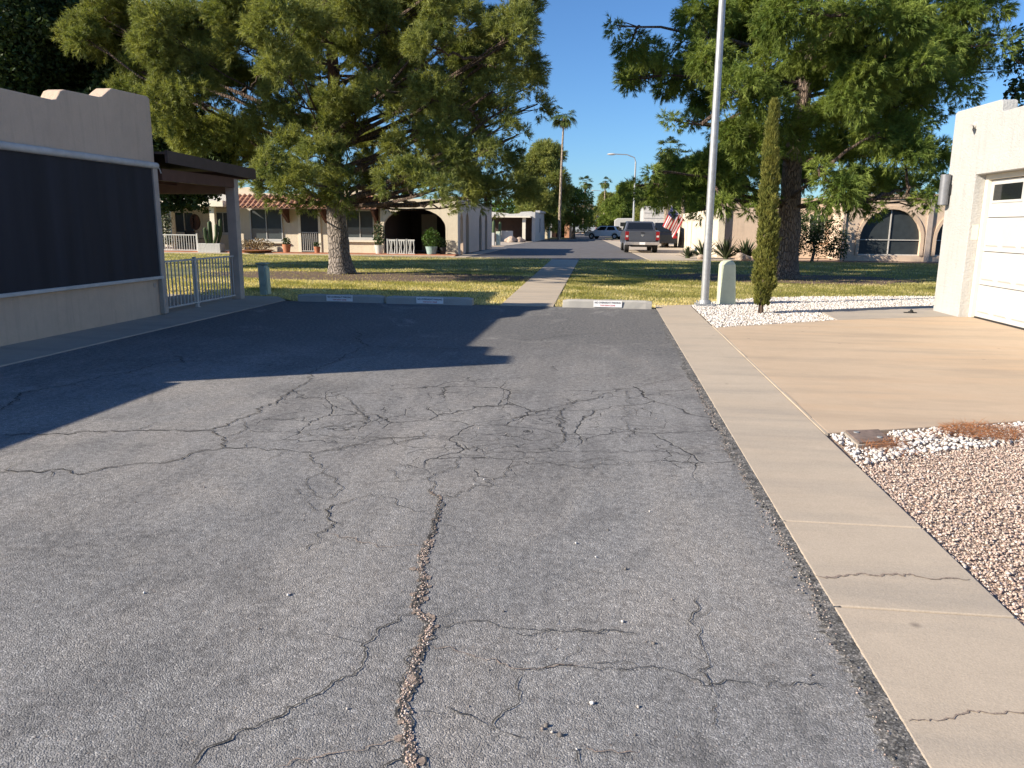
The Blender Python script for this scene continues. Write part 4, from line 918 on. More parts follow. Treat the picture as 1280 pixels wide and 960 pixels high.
# ---- slim cypress
e = empty('cypress_tree', (2.83, 14.46, 0), 'slim columnar cypress growing in the white rock bed', 'tree')
MB().tube([(2.83, 14.46, -.02), (2.84, 14.46, .3), (2.82, 14.46, 3.3)], [.05, .04, .012], 10, jit=.2).build('trunk', [MAT['wood']], e, smooth=True)
rg = np.random.default_rng(77); N = 5200
zz = .14+3.52*rg.random(N)**.95; t = (zz-.14)/3.52
rp = .175*np.clip((t/.12), .35, 1)**.5*(1-t)**.55*np.where(t < .35, .92+.25*t, 1.0)+.015
a = rg.uniform(0, 6.283, N); rp = rp*(1+.16*np.sin(a*3+zz*6)+.14*np.sin(zz*17+a)+.12*np.sin(zz*31+a*5))
q = rp*(.55+.5*rg.random(N)**.6)
P = np.stack([2.83+q*np.cos(a)+.03*np.sin(zz*1.5), 14.46+q*np.sin(a), zz], 1)
Dv = np.stack([np.cos(a)*.30, np.sin(a)*.30, np.ones(N)], 1)+rg.normal(0, .16, (N, 3)); Dv /= np.linalg.norm(Dv, axis=1, keepdims=True)
soup('foliage', tri_tufts(P, Dv, .075, .014, 12, .30, 0, rg), 3, [MAT['cypress']], e)
# ---- agaves, cacti, pots
def rosette(base, h, n, label, seed, mat='agave', name='agave', cat='agave plant', wd=.05, el0=.25):
    rr = random.Random(seed); e = empty(name, (base[0], base[1], 0), label, cat); m = MB()
    for k in range(n):
        a = rr.uniform(0, 6.283); el = rr.uniform(el0, 1.45); ln = h*rr.uniform(.75, 1.1); d0 = Vector((math.cos(a)*math.cos(el), math.sin(a)*math.cos(el), math.sin(el)))
        s = d0.cross(Vector((0, 0, 1))).normalized(); u = s.cross(d0); p = Vector((base[0], base[1], .02))
        c = [p, p+d0*ln*.4-Vector((0, 0, .0)), p+d0*ln*.75-Vector((0, 0, .02*ln)), p+d0*ln-Vector((0, 0, .10*ln))]; w_ = [wd*.7, wd, wd*.6, .004]
        V = []
        for q, ww in zip(c, w_): V += [q-s*ww+u*ww*.35, q, q+s*ww+u*ww*.35]
        m.add(V, [(i*3+j, i*3+j+1, i*3+3+j+1, i*3+3+j) for i in range(3) for j in range(2)])
    m.build('leaves', [MAT[mat]], e); MB().ball((base[0], base[1], .05), (.12, .12, .1)).build('heart', [MAT[mat]], e); return e
rosette((4.75, 39.0), 1.15, 60, 'spiky agave at the left end of the tan house wall', 61)
rosette((5.75, 38.6), 1.25, 64, 'largest spiky agave in front of the tan wall corner', 62)
rosette((6.7, 38.7), 1.15, 70, 'dense spiky agave in front of the shaded tan wall', 63)
rosette((4.0, 39.2), .65, 40, 'small spiky agave beside the parked pickup forecourt', 64)

# ================================================================== BACKGROUND HOUSES
def arch_wall(m, P, x0, x1, z0, z1, th, ops, mi=0, tops=None):
    """wall in local (s, z) coordinates mapped by P(s, d, z); ops: (centre, width, sill, spring, top)"""
    br = {x0, x1}
    for c, w_, sl, sp, tp in ops:
        for k in range(13): br.add(c-w_/2*math.cos(math.pi*k/12))
    if tops:
        for t in tops: br.add(t[0])
    br = sorted(b for b in br if x0-1e-6 <= b <= x1+1e-6)
    def tz(x):
        if not tops: return z1
        for (a, za), (b, zb) in zip(tops[:-1], tops[1:]):
            if a-1e-6 <= x <= b+1e-6: return za+(zb-za)*(x-a)/(b-a) if b > a else zb
        return z1
    def oz(x, o):
        c, w_, sl, sp, tp = o; u = min(1, abs(x-c)/(w_/2)); return sp+(tp-sp)*math.sqrt(max(0, 1-u*u))
    for a, b in zip(br[:-1], br[1:]):
        if b-a < 1e-5: continue
        o = next((o for o in ops if o[0]-o[1]/2-1e-6 <= (a+b)/2 <= o[0]+o[1]/2+1e-6), None)
        for d in (0, th):
            if o is None: m.poly([P(a, d, z0), P(b, d, z0), P(b, d, tz(b)), P(a, d, tz(a))], mi)
            else:
                m.poly([P(a, d, oz(a, o)), P(b, d, oz(b, o)), P(b, d, tz(b)), P(a, d, tz(a))], mi)
                if o[2] > z0+1e-4: m.poly([P(a, d, z0), P(b, d, z0), P(b, d, o[2]), P(a, d, o[2])], mi)
        m.poly([P(a, 0, tz(a)), P(b, 0, tz(b)), P(b, th, tz(b)), P(a, th, tz(a))], mi)
        if o: 
            m.poly([P(a, 0, oz(a, o)), P(b, 0, oz(b, o)), P(b, th, oz(b, o)), P(a, th, oz(a, o))], mi)
            if o[2] > z0+1e-4: m.poly([P(a, 0, o[2]), P(b, 0, o[2]), P(b, th, o[2]), P(a, th, o[2])], mi)
    for x in (x0, x1): m.poly([P(x, 0, z0), P(x, th, z0), P(x, th, tz(x)), P(x, 0, tz(x))], mi)
    for c, w_, sl, sp, tp in ops:
        for x in (c-w_/2, c+w_/2): m.poly([P(x, 0, max(sl, z0)), P(x, th, max(sl, z0)), P(x, th, sp), P(x, 0, sp)], mi)
def window(parent, x0, x1, z0, z1, y, th=.06, mull=True, shade=True, m1='cream_trim', axis='y', pane='sun_screen'):
    """framed window on a wall facing -Y (axis y) at depth y"""
    f = MB(); w_ = .05
    def bx(mb, a, b, c, d, n, k): mb.box(a, b, y+n, y+k, c, d) if axis == 'y' else mb.box(y+n, y+k, a, b, c, d)
    bx(f, x0, x1, z0, z0+w_, -th, .02); bx(f, x0, x1, z1-w_, z1, -th, .02); bx(f, x0, x0+w_, z0+w_, z1-w_, -th, .02); bx(f, x1-w_, x1, z0+w_, z1-w_, -th, .02)
    if mull: c = (x0+x1)/2; bx(f, c-.02, c+.02, z0+w_, z1-w_, -th+.005, .02)
    fo = f.build('window', [MAT[m1]], parent)
    p = MB(); bx(p, x0+w_, x1-w_, z0+w_, z1-w_, -.012, -.004); p.build('pane', [MAT[pane]], fo)
    s = MB(); bx(s, x0-.06, x1+.06, z0-.09, z0-.002, -th-.05, .01); s.build('sill', [MAT[m1]], fo); return fo
# ---- left house: patio, tiled awning, arched carport
HY = 39.0
h = empty('arched_house', (-14, HY, 0), 'long cream house with red tile awning, patio and arched carport behind the left pine', 'house')
m = MB()
m.box(-19.6, -11.5, HY, HY+.25, .05, 2.95); m.box(-19.6, -11.3, HY+.25, HY+9, .05, 2.9)
m.prism([(-19.62, HY+.05, 2.9), (-19.62, HY+.05, 3.25), (-18.4, HY+.05, 3.35), (-18.2, HY+.05, 3.05), (-14.5, HY+.05, 3.0), (-14.2, HY+.05, 3.3), (-12.6, HY+.05, 3.35), (-12.3, HY+.05, 3.05), (-11.32, HY+.05, 3.0), (-11.32, HY+.05, 2.9)], (0, .25, 0))
m.build('wall', [MAT['stucco_cream']], h, bevel=.01)
# stucco carport with front arch and side arches
m = MB()
arch_wall(m, lambda s, d, z: (s, HY-.6+d, z), -11.32, -7.36, .05, 2.8, .25, [(-9.58, 3.2, 0, 1.35, 2.32)], tops=[(-11.32, 3.15), (-10.6, 3.15), (-10.2, 2.80), (-8.4, 2.74), (-8.0, 2.9), (-7.36, 2.9)])
m.build('arched_front', [MAT['stucco_cream']], h)
m = MB()
arch_wall(m, lambda s, d, z: (-7.36-d, s, z), HY-.35, HY+11, .05, 2.8, .25, [(HY+.45, .75, 0, 1.6, 2.1), (HY+2.1, .95, 0, 1.6, 2.15), (HY+6.4, .95, 0, 1.6, 2.15), (HY+8.6, .95, 0, 1.6, 2.15)], tops=[(HY-.35, 2.9), (HY+2.9, 2.8), (HY+3.2, 3.0), (HY+6, 3.0), (HY+6.3, 2.8), (HY+11, 2.85)])
m.build('arched_side_wall', [MAT['stucco_pink']], h)
MB().box(-11.3, -7.62, HY-.34, HY+10.9, 2.60, 2.70).build('carport_roof', [MAT['soffit']], h)
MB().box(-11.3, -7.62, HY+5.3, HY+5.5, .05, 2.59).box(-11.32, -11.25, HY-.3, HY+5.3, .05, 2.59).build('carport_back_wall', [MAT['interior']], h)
dd_ = MB().box(-10.6, -9.7, HY+5.24, HY+5.30, .05, 2.1).build('carport_door', [MAT['stucco_cream']], h)
MB().box(-8.95, -8.88, HY+5.2, HY+5.26, 1.3, 1.95).build('wall_lamp', [MAT['white']], h)
window(h, -18.45, -16.70, .67, 2.25, HY, m1='white'); window(h, -13.30, -11.82, .80, 2.22, HY, m1='white')
s = MB().box(-18.7, -16.45, HY-.14, HY, .50, .575).build('window_ledge', [MAT['cream_trim']], h)
MB().box(-13.5, -11.6, HY-.14, HY, .62, .705).build('window_ledge', [MAT['cream_trim']], h)
# lower halves screened pale
for a, b, c, d in ((-18.38, -16.77, .73, 1.25), (-13.23, -11.89, .87, 1.35)): MB().box(a, b, HY-.022, HY-.014, c, d).build('lower_shade', [MAT['glass_grey']], h)
dr = MB().box(-15.72, -14.78, HY-.03, HY, .08, 2.25).build('front_door', [MAT['dark']], h)
sd = MB()
for k in range(8): sd.box(-15.62+k*.105, -15.60+k*.105, HY-.05, HY-.032, .15, 1.05)
sd.box(-15.68, -14.82, HY-.05, HY-.032, 1.05, 1.09).box(-15.68, -14.82, HY-.05, HY-.032, .11, .15); sd.build('security_grille', [MAT['white']], dr)
fr = MB().box(-15.85, -15.72, HY-.05, HY, .05, 2.3).box(-14.78, -14.65, HY-.05, HY, .05, 2.3).build('door_frame', [MAT['cream_trim']], h)
for x in (-16.45, -11.72, -14.4): MB().prism([(x, HY, 1.55), (x, HY-.12, 1.6), (x, HY-.95, 2.18), (x, HY-.95, 2.28), (x, HY, 2.28)], (.14, 0, 0)).build('corbel', [MAT['brown2']], h)
MB().box(-14.25, -14.1, HY-.1, HY, 1.55, 1.85).build('porch_lamp', [MAT['dark']], h)
tl = MB(); n = 28; x0, x1 = -19.05, -11.35; rows = 4
ya, za, yb, zb = HY-1.15, 2.30, HY-.02, 2.93
for r in range(rows):
    for k in range(n):
        a0 = x0+(x1-x0)*k/n; wq = (x1-x0)/n; ta, tb = r/rows, (r+1.06)/rows
        for j in range(6):
            f0, f1 = j/6, (j+1)/6
            def pt(f, t, up): 
                hh = .075*math.sin(math.pi*min(1, f/.72)) if f < .72 else -.03*math.sin(math.pi*(f-.72)/.28)
                return (a0+wq*f, ya+(yb-ya)*t, za+(zb-za)*t+hh+up)
            tl.poly([pt(f0, ta, .03), pt(f1, ta, .03), pt(f1, tb, 0), pt(f0, tb, 0)])
            tl.poly([pt(f0, ta, -.0), pt(f1, ta, -.0), pt(f1, ta, .03), pt(f0, ta, .03)])
def m_tile():
    t = NT('clay_tiles'); mp = t.map((28/7.7, 3.5, .01)); wn = t.node('ShaderNodeTexWhiteNoise'); fl = t.node('ShaderNodeVectorMath', operation='FLOOR'); t.l.new(mp, fl.inputs[0]); t.l.new(fl.outputs[0], wn.inputs[0])
    a = t.ramp(wn.outputs[0], [(0, (.36, .17, .10)), (.5, (.46, .24, .14)), (1, (.52, .31, .20))]); t.color(t.mix(.25, a, t.ramp(t.noise(20, 3), [(.3, (.2, .08, .05)), (.7, (.6, .4, .28))]))); t.rough(.9); return t.m
MAT['tile'] = m_tile()
aw = tl.build('tile_awning', [MAT['tile']], h)
MB().prism([(x0, ya+.02, 2.24), (x0, ya+.02, 2.295), (x0, yb, 2.92), (x0, yb, 2.84)], (x1-x0, 0, 0)).build('awning_soffit', [MAT['brown2']], aw)
MB().box(-30, -7.3, HY-1.6, HY-.62, .0, .09).build('porch_slab', [MAT['terracotta']], h)
# patio wing further left
m = MB(); m.box(-27, -19.65, HY+2.2, HY+2.45, .05, 2.6); m.box(-27, -26.8, HY-.8, HY+2.2, .05, 2.3); m.build('wall', [MAT['stucco_cream']], h)
MB().box(-27, -19.3, HY-1.2, HY+2.6, 2.33, 2.62).build('patio_roof', [MAT['cream_trim']], h)
MB().box(-26, -19.7, HY+.6, HY+2.6, 2.63, 3.1).build('parapet', [MAT['stucco_white']], h)
MB().box(-22.75, -22.3, HY-.9, HY-.55, .05, 2.32).build('column', [MAT['cream_trim']], h); MB().box(-20.2, -19.95, HY-.9, HY-.65, .05, 2.32).build('column', [MAT['cream_trim']], h)
window(h, -23.9, -22.75, .95, 2.1, HY+2.2); window(h, -21.5, -20.6, .95, 2.1, HY+2.2, m1='white')
m = MB(); m.tube([(-22.7, HY+2.2, 1.55), (-22.7, HY+2.14, 1.55)], .30, 20); 
for i, v in enumerate(m.V): m.V[i] = (v[0], v[1], 1.55+(v[2]-1.55)*1.45)
tag(m.build('wall_plaque', [MAT['brown2']], origin=(-22.7, HY+2.15, 1.55)), 'dark oval plaque hanging on the cream patio wall', 'plaque')
m = MB(); m.box(-30, -24.2, HY-1.0, HY-.7, .05, 1.9)
tag(m.build('patio_side_wall', [MAT['stucco_cream']], origin=(-27, HY, 0)), 'low cream wall beyond the patio of the arched house', 'wall')
# white railing of that patio
f_ = empty('railing', (-21.8, HY-1.5, 0), 'white baluster railing round the distant patio of the cream house', 'railing')
MB().box(-25.5, -20.6, HY-1.52, HY-1.48, .88, .93).build('top_rail', [MAT['white']], f_); MB().box(-25.5, -20.6, HY-1.52, HY-1.48, .12, .16).build('bottom_rail', [MAT['white']], f_)
for k in range(37): MB().box(-25.45+k*.132, -25.425+k*.132, HY-1.51, HY-1.49, .16, .88).build('baluster', [MAT['white']], f_)
for x in (-25.5, -20.66): MB().box(x, x+.06, HY-1.53, HY-1.47, .05, .98).build('post', [MAT['white']], f_)
# patio furniture
def chair(x, y, rz, label):
    e = empty('patio_chair', (0, 0, 0), label, 'chair', 'dark chairs on the distant patio')
    MB().box(-.25, .25, -.25, .25, .42, .46).build('seat', [MAT['dark']], e); MB().prism([(-.25, .23, .46), (.25, .23, .46), (.25, .33, 1.05), (-.25, .33, 1.05)], (0, .03, 0)).build('backrest', [MAT['dark']], e)
    for a in (-.23, .23):
        for b in (-.23, .23): MB().tube([(a, b, 0), (a, b, .42)], .018, 6).build('leg', [MAT['dark']], e)
        MB().box(a-.02, a+.02, -.22, .26, .63, .66).build('armrest', [MAT['dark']], e)
    e.location = (x, y, .05); e.rotation_euler.z = rz
chair(-24.6, HY-.3, 2.2, 'dark patio chair at the left end of the distant railing'); chair(-22.0, HY+.2, .4, 'dark patio chair in the middle, behind the white railing'); chair(-21.2, HY-.1, -1.0, 'dark patio chair nearest the tiled part of the house')
e = empty('patio_table', (-22.9, HY+.1, .05), 'round dark patio table behind the white railing', 'table')
MB().tube([(-22.9, HY+.1, .72), (-22.9, HY+.1, .76)], .55, 20).build('tabletop', [MAT['dark']], e); MB().tube([(-22.9, HY+.1, .05), (-22.9, HY+.1, .72)], .05, 8).build('pedestal', [MAT['dark']], e)
def potted(x, y, r, hgt, potmat, mat, label, seed, leaf=.1, dens=900, z0=.09, name='potted_plant', crown=None):
    e = empty(name, (x, y, z0), label, 'potted plant'); MB().tube([(x, y, z0), (x, y, z0+hgt)], [r*.72, r], 14).build('pot', [MAT[potmat]], e, smooth=True)
    rg = np.random.default_rng(seed); c = crown or (r*1.3, r*1.3, r*1.6); n = dens; v = rg.normal(0, 1, (n, 3)); v /= np.linalg.norm(v, axis=1, keepdims=True)
    soup('leaves', tri_leaves(np.array([[x, y, z0+hgt+c[2]*.7]])+v*np.array([c])*rg.random((n, 1))**.4, leaf, rg), 4, [MAT[mat]], e); return e
potted(-8.55, HY-1.3, .30, .38, 'teal', 'leaf_mid', 'bushy bright plant in a teal pot at the right of the carport arch', 71, .12, 500, crown=(.5, .4, .55))
potted(-8.0, HY-1.2, .18, .35, 'dark', 'leaf_dark', 'small dark potted plant against the carport column', 72, .09, 260)
potted(-11.2, HY-1.3, .24, .42, 'offwhite', 'leaf_dark', 'tall dark plant in a pale pot left of the carport arch', 73, .12, 500, crown=(.32, .3, .7))
potted(-13.0, HY-1.3, .17, .3, 'dark', 'leaf_dark', 'low black flowerpot below the right tiled window', 74, .08, 150, crown=(.2, .2, .12))
potted(-16.0, HY-1.3, .22, .40, 'terracotta', 'leaf_dark', 'brown flowerpot to the left of the front door', 75, .09, 200, crown=(.25, .25, .2))
potted(-14.4, HY-1.3, .17, .3, 'terracotta', 'leaf_dark', 'small brown flowerpot to the right of the front door', 76, .08, 160, crown=(.2, .2, .15))
potted(-17.6, HY-1.25, .9, .1, 'terracotta', 'leaf_brown', 'low reddish brown shrub below the left tiled window', 77, .1, 900, crown=(1.0, .35, .35))
def cactus_group(x, y, h_, label, seed, n=7, r=.09, base=0.0, spread=.45):
    rr = random.Random(seed); e = empty('cactus', (x, y, base), label, 'cactus')
    for k in range(n):
        a, b = rr.uniform(-spread, spread), rr.uniform(-.25, .25); hh = h_*rr.uniform(.55, 1)
        MB().tube([(x+a*.6, y+b, base), (x+a, y+b, base+hh*.4), (x+a*1.05, y+b, base+hh*.93), (x+a*1.05, y+b, base+hh)], [r*.8, r, r*.9, r*.3], 8).build('stem', [MAT['cactus']], e, smooth=True)
cactus_group(-19.9, HY-1.5, 1.35, 'clump of upright cactus in a white planter beside the patio railing', 81, base=.5)
m = MB(); m.box(-20.5, -19.3, HY-1.75, HY-1.25, .0, .5)
tag(m.build('planter_box', [MAT['stucco_white']], origin=(-19.9, HY-1.5, 0), bevel=.02), 'low white planter box under the upright cactus', 'planter')
m = MB()
for k in range(3):
    a = -10.75+k*.48; m.box(a, a+.44, HY-1.5, HY-1.3, .09, .80)
bs_ = m
e = empty('planter_screen', (-10.1, HY-1.4, .09), 'three part white openwork planter standing in the carport arch', 'planter')
for k in range(3):
    a = -10.75+k*.48; q = MB(); q.box(a, a+.44, HY-1.5, HY-1.46, .09, .14).box(a, a+.44, HY-1.5, HY-1.46, .72, .80)
    for j in range(4): q.tube([(a+.05+j*.112, HY-1.48, .14), (a+.05+j*.112+(.03 if j % 2 else -.03), HY-1.48, .43), (a+.05+j*.112, HY-1.48, .72)], [.035, .022, .04], 6)
    q.box(a, a+.05, HY-1.52, HY-1.3, .09, .82); q.build('panel', [MAT['white']], e)
m = MB(); m.tube([(-22.52, HY-1.0, 1.0), (-22.5, HY-1.0, 1.7), (-22.52, HY-1.0, 2.3)], [.22, .16, .2], 10, jit=.5)
e = empty('hanging_vine', (-22.5, HY-1.0, 1.0), 'grey green vine climbing the patio column of the cream house', 'vine')
rg = np.random.default_rng(5); n = 900; P = np.stack([-22.55+rg.normal(0, .14, n), HY-1.0+rg.normal(0, .08, n), rg.uniform(.4, 2.35, n)], 1); soup('leaves', tri_leaves(P, .11, rg), 4, [MAT['agave']], e)
# ---- white house across the far street on the left
h = empty('white_house', (-8.5, 74, 0), 'small white flat roofed house with a shaded porch across the far street', 'house')
m = MB(); m.box(-7.05, -6.75, 73.9, 86, 0, 2.75); m.box(-7.05, -6.6, 77.5, 86, 2.75, 2.95); m.box(-13, -7.05, 79, 79.3, 0, 2.6); m.box(-13, -7.06, 85.7, 86, 0, 2.7)
m.prism([(-13, 73.9, 2.35), (-13, 73.9, 2.9), (-11.5, 73.9, 2.95), (-11, 73.9, 2.75), (-9.4, 73.9, 2.62), (-9.2, 73.9, 2.55), (-8.3, 73.9, 2.6), (-8.1, 73.9, 2.75), (-7.3, 73.9, 2.8), (-7.05, 73.9, 2.8), (-7.05, 73.9, 2.35)], (0, .3, 0))
m.build('wall', [MAT['stucco_white']], h)
MB().box(-13, -7.1, 72.9, 73.88, 2.22, 2.36).build('porch_roof', [MAT['cream_trim']], h); MB().box(-7.9, -7.6, 73.3, 73.6, 0, 2.22).build('column', [MAT['cream_trim']], h)
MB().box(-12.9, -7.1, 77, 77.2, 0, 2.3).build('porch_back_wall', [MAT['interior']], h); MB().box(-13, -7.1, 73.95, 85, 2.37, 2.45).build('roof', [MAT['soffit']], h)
window(h, 78.4, 79.6, .9, 2.2, -6.75+.0, axis='x', th=-.04, m1='grey_metal', pane='glass_grey')
cactus_group(-10.6, 71.0, 2.0, 'tall clustered cactus in front of the white house porch', 82, n=10, r=.14, spread=.9)
m = MB(); m.box(-9.9, -8.6, 71.6, 71.9, 0, 1.0)
tag(m.build('low_wall', [MAT['stucco_white']], origin=(-9.2, 71.7, 0)), 'low white wall segment in front of the shaded porch', 'wall')
m = MB(); m.box(-9.9, -8.35, 58.0, 58.3, 0, .95)
tag(m.build('low_wall', [MAT['white']], origin=(-9.0, 58, 0), bevel=.02), 'bright white low wall just past the arched carport', 'wall')
e = empty('utility_box', (-8.1, 58.4, 0), 'grey green utility box beside the bright white low wall', 'utility box')
MB().box(-8.25, -7.95, 58.2, 58.5, 0, 1.05).build('cabinet', [MAT['pale_green']], e, bevel=.02); MB().box(-8.22, -7.98, 58.19, 58.2, .1, .9).build('cover', [MAT['teal']], e)
def boulder(x, y, r, label, seed):
    rr = random.Random(seed); bm = bmesh.new(); bmesh.ops.create_icosphere(bm, subdivisions=3, radius=1)
    for v in bm.verts: k = 1+.18*math.sin(v.co.x*4+seed)+.12*math.sin(v.co.y*5+v.co.z*3+seed); v.co = Vector((v.co.x*k*r*1.3, v.co.y*k*r, v.co.z*k*r*.8))
    me = bpy.data.meshes.new('boulder'); bm.to_mesh(me); bm.free(); me.materials.append(MAT['boulder']); o = bpy.data.objects.new('boulder', me); col.objects.link(o); o.location = (x, y, r*.35); tag(o, label, 'boulder')
boulder(-8.5, 69.5, .45, 'rounder tan boulder in front of the white house porch', 1); boulder(-7.7, 69.8, .40, 'flatter tan boulder nearest the white house column', 2)
boulder(6.4, 37.9, .28, 'tan rock among the agaves beside the lawn', 3); boulder(4.6, 38.0, .2, 'small tan rock by the pickup forecourt', 4)
# ---- further houses on the left
h = empty('rust_house', (-5.5, 100, 0), 'small rust coloured house with an arched entry beyond the tall palm', 'house')
m = MB(); arch_wall(m, lambda s, d, z: (s, 100+d, z), -6.9, -4.75, 0, 3.1, .4, [(-5.9, 1.1, 0, 1.2, 1.9)]); m.box(-5.0, -4.76, 100.4, 108, 0, 3.05); m.build('wall', [MAT['stucco_rust']], h)
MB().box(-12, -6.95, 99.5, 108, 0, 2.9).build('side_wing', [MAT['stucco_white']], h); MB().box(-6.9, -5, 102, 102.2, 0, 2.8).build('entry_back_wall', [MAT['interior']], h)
h = empty('cream_house', (-9, 91.5, 0), 'pale cream house just behind the pine trunk and tall palm', 'house')
m = MB(); m.box(-12.5, -6.9, 91.5, 96.5, 0, 2.75); m.prism([(-12.5, 91.5, 2.75), (-10, 91.5, 3.1), (-8, 91.5, 3.1), (-6.9, 91.5, 2.75)], (0, .3, 0)); m.build('wall', [MAT['stucco_cream']], h); MB().box(-8.3, -7.6, 91.45, 91.5, .9, 2).build('window', [MAT['glass']], h)
h = empty('white_block_house', (-7, 135, 0), 'distant white flat house beyond the rust coloured one', 'house')
MB().box(-14, -6.5, 135, 145, 0, 3).build('wall', [MAT['stucco_white']], h); MB().box(-8.8, -7.2, 134.9, 135, .1, 2.2).build('garage_door', [MAT['grey_metal']], h)
h = empty('white_block_house', (9, 150, 0), 'distant white flat house behind the parked white car', 'house')
MB().box(3.6, 16, 128, 136, 0, 3.3).build('wall', [MAT['stucco_white']], h); MB().box(5, 7, 127.9, 128, .1, 2.2).build('garage_door', [MAT['grey_metal']], h)
# ---- tan house with arched windows on the right
h = empty('tan_house', (11, 39, 0), 'long tan house with big arched windows behind the right pine', 'house')
m = MB()
arch_wall(m, lambda s, d, z: (s, 38.9+d, z), 11.25, 24, 0, 3.0, .25, [(13.3, 2.75, .28, 1.05, 2.42), (16.75, 2.75, .28, 1.05, 2.42), (20.2, 2.75, .28, 1.05, 2.42)])
m.box(7.9, 11.25, 41.5, 41.75, 0, 3.0); m.box(11.26, 11.5, 39.15, 41.5, 0, 2.98); m.box(11.5, 24, 46, 46.2, 0, 3); m.box(8, 24, 41.8, 46, 2.8, 2.9)
m.build('wall', [MAT['stucco_pink']], h)
m = MB(); m.box(5.6, 8.0, 40.6, 40.85, 0, 2.35); m.prism([(5.58, 40.59, 2.351), (5.58, 40.59, 2.75), (6.3, 40.59, 2.78), (6.8, 40.59, 2.5), (8.0, 40.59, 2.45), (8.0, 40.59, 2.351)], (0, .27, 0))
m.build('garden_wall_section', [MAT['stucco_pink']], h)
m = MB(); m.box(5.6, 5.85, 40.86, 66, 0, 2.45); m.box(5.57, 5.88, 40.4, 40.58, 0, 2.6)
m.build('side_wall', [MAT['stucco_cream']], h)
for i, y in enumerate((45.5, 53.0)): MB().box(5.55, 5.60, y, y+.08, .0, 2.4).build('downpipe', [MAT['taupe']], h)
for c in (13.3, 16.75, 20.2):
    rg_ = MB(); N = 16
    pts = [(c-1.375, .28)]+[(c-1.375*math.cos(math.pi*k/N), 1.05+1.37*math.sin(math.pi*k/N)) for k in range(N+1)]+[(c+1.375, .28)]
    for (a, b) in zip(pts[:-1], pts[1:]):
        def o_(p, s_): v = Vector((p[0]-c, p[1]-1.05)); return (c+v.x*s_, 1.05+v.y*s_ if p[1] > 1.05 else p[1])
        a2, b2 = o_(a, 1.11), o_(b, 1.11)
        rg_.prism([(a[0], 38.84, a[1]), (b[0], 38.84, b[1]), (b2[0], 38.84, b2[1]), (a2[0], 38.84, a2[1])], (0, .057, 0))
    rg_.build('arch_surround', [MAT['stucco_tan']], h)
    w_ = MB(); w_.box(c-.025, c+.025, 38.99, 39.03, .3, 2.40); w_.box(c-1.37, c-.027, 38.99, 39.03, .98, 1.02); w_.box(c+.027, c+1.37, 38.99, 39.03, .98, 1.02); w_.box(c-1.37, c+1.37, 38.99, 39.03, .28, .33)
    wo = w_.build('arched_window', [MAT['offwhite']], h)
    MB().poly([(x, 39.05, z) for x, z in pts]).build('pane', [MAT['sun_screen']], wo)
for x in (15.0, 18.45): MB().box(x-.11, x+.11, 38.80, 38.897, 0, 2.95).build('pilaster', [MAT['taupe']], h)
MB().tube([(11.15, 38.85, 0), (11.15, 38.85, 2.8)], .05, 8).build('downpipe', [MAT['taupe']], h)
window(h, 10.2, 11.0, .9, 2.2, 41.5, m1='cream_trim', pane='glass_grey')
MB().box(11.0, 24, 38.75, 41, 2.99, 3.12).build('eave', [MAT['stucco_pink']], h)
# ---- street lamp
def street_lamp(x, y, h_, label, arm=2.0):
    e = empty('street_lamp', (x, y, 0), label, 'street lamp', 'street lamps down the far street')
    MB().tube([(x, y, 0), (x, y, h_*.5), (x, y, h_)], [.11, .09, .07], 12).build('post', [MAT['galv']], e, smooth=True)
    MB().tube([(x, y, h_-.02), (x-.12, y, h_+.35), (x-arm*.4, y, h_+.62), (x-arm, y, h_+.68)], .045, 8).build('arm', [MAT['galv']], e, smooth=True)
    MB().ball((x-arm-.25, y, h_+.66), (.42, .16, .10)).build('lamp_head', [MAT['white']], e, smooth=True)
street_lamp(2.45, 75, 7.4, 'white street lamp with a curved arm above the parked pickup')
street_lamp(-.9, 170, 8.2, 'tiny distant street lamp between the far trees')

# ================================================================== VEHICLES
def m_paint(name, c, metal=.3): 
    t = NT(name); t.color(t.ramp(t.noise(3, 3), [(.3, tuple(x*.93 for x in c)), (.7, c)])); t.rough(.3); t.b.inputs['Metallic'].default_value = metal; t.b.inputs['Coat Weight'].default_value = .5; t.b.inputs['Coat Roughness'].default_value = .1; return t.m
MAT['paint_grey'] = m_paint('slate_paint', (.085, .095, .12)); MAT['paint_white'] = m_paint('white_car_paint', (.72, .72, .72), 0); MAT['paint_black'] = m_paint('black_car_paint', (.015, .017, .022))
MAT['paint_silver'] = m_paint('silver_car_paint', (.42, .45, .5), .4)
def side_profile(pts, arches, n=8):
    """lower outline with round wheel arches, from rear (y=0) to front"""
    out = []
    for c, r, z in arches:
        for k in range(n+1):
            a = math.pi*(1-k/n); out.append((c+r*math.cos(a), z+r*math.sin(a)))
    return out
def wheel(parent, x, y, r, w_):
    q = MB(); q.tube([(x-w_/2, y, r), (x-w_/2+.03, y, r), (x+w_/2-.03, y, r), (x+w_/2, y, r)], [r*.9, r, r, r*.9], 22); wo = q.build('wheel', [MAT['black']], parent, smooth=True)
    s_ = 1 if x > 0 else -1; MB().tube([(x+s_*(w_/2-.01), y, r), (x+s_*(w_/2+.012), y, r)], [r*.6, r*.55], 18).build('rim', [MAT['chrome']], wo, smooth=True)
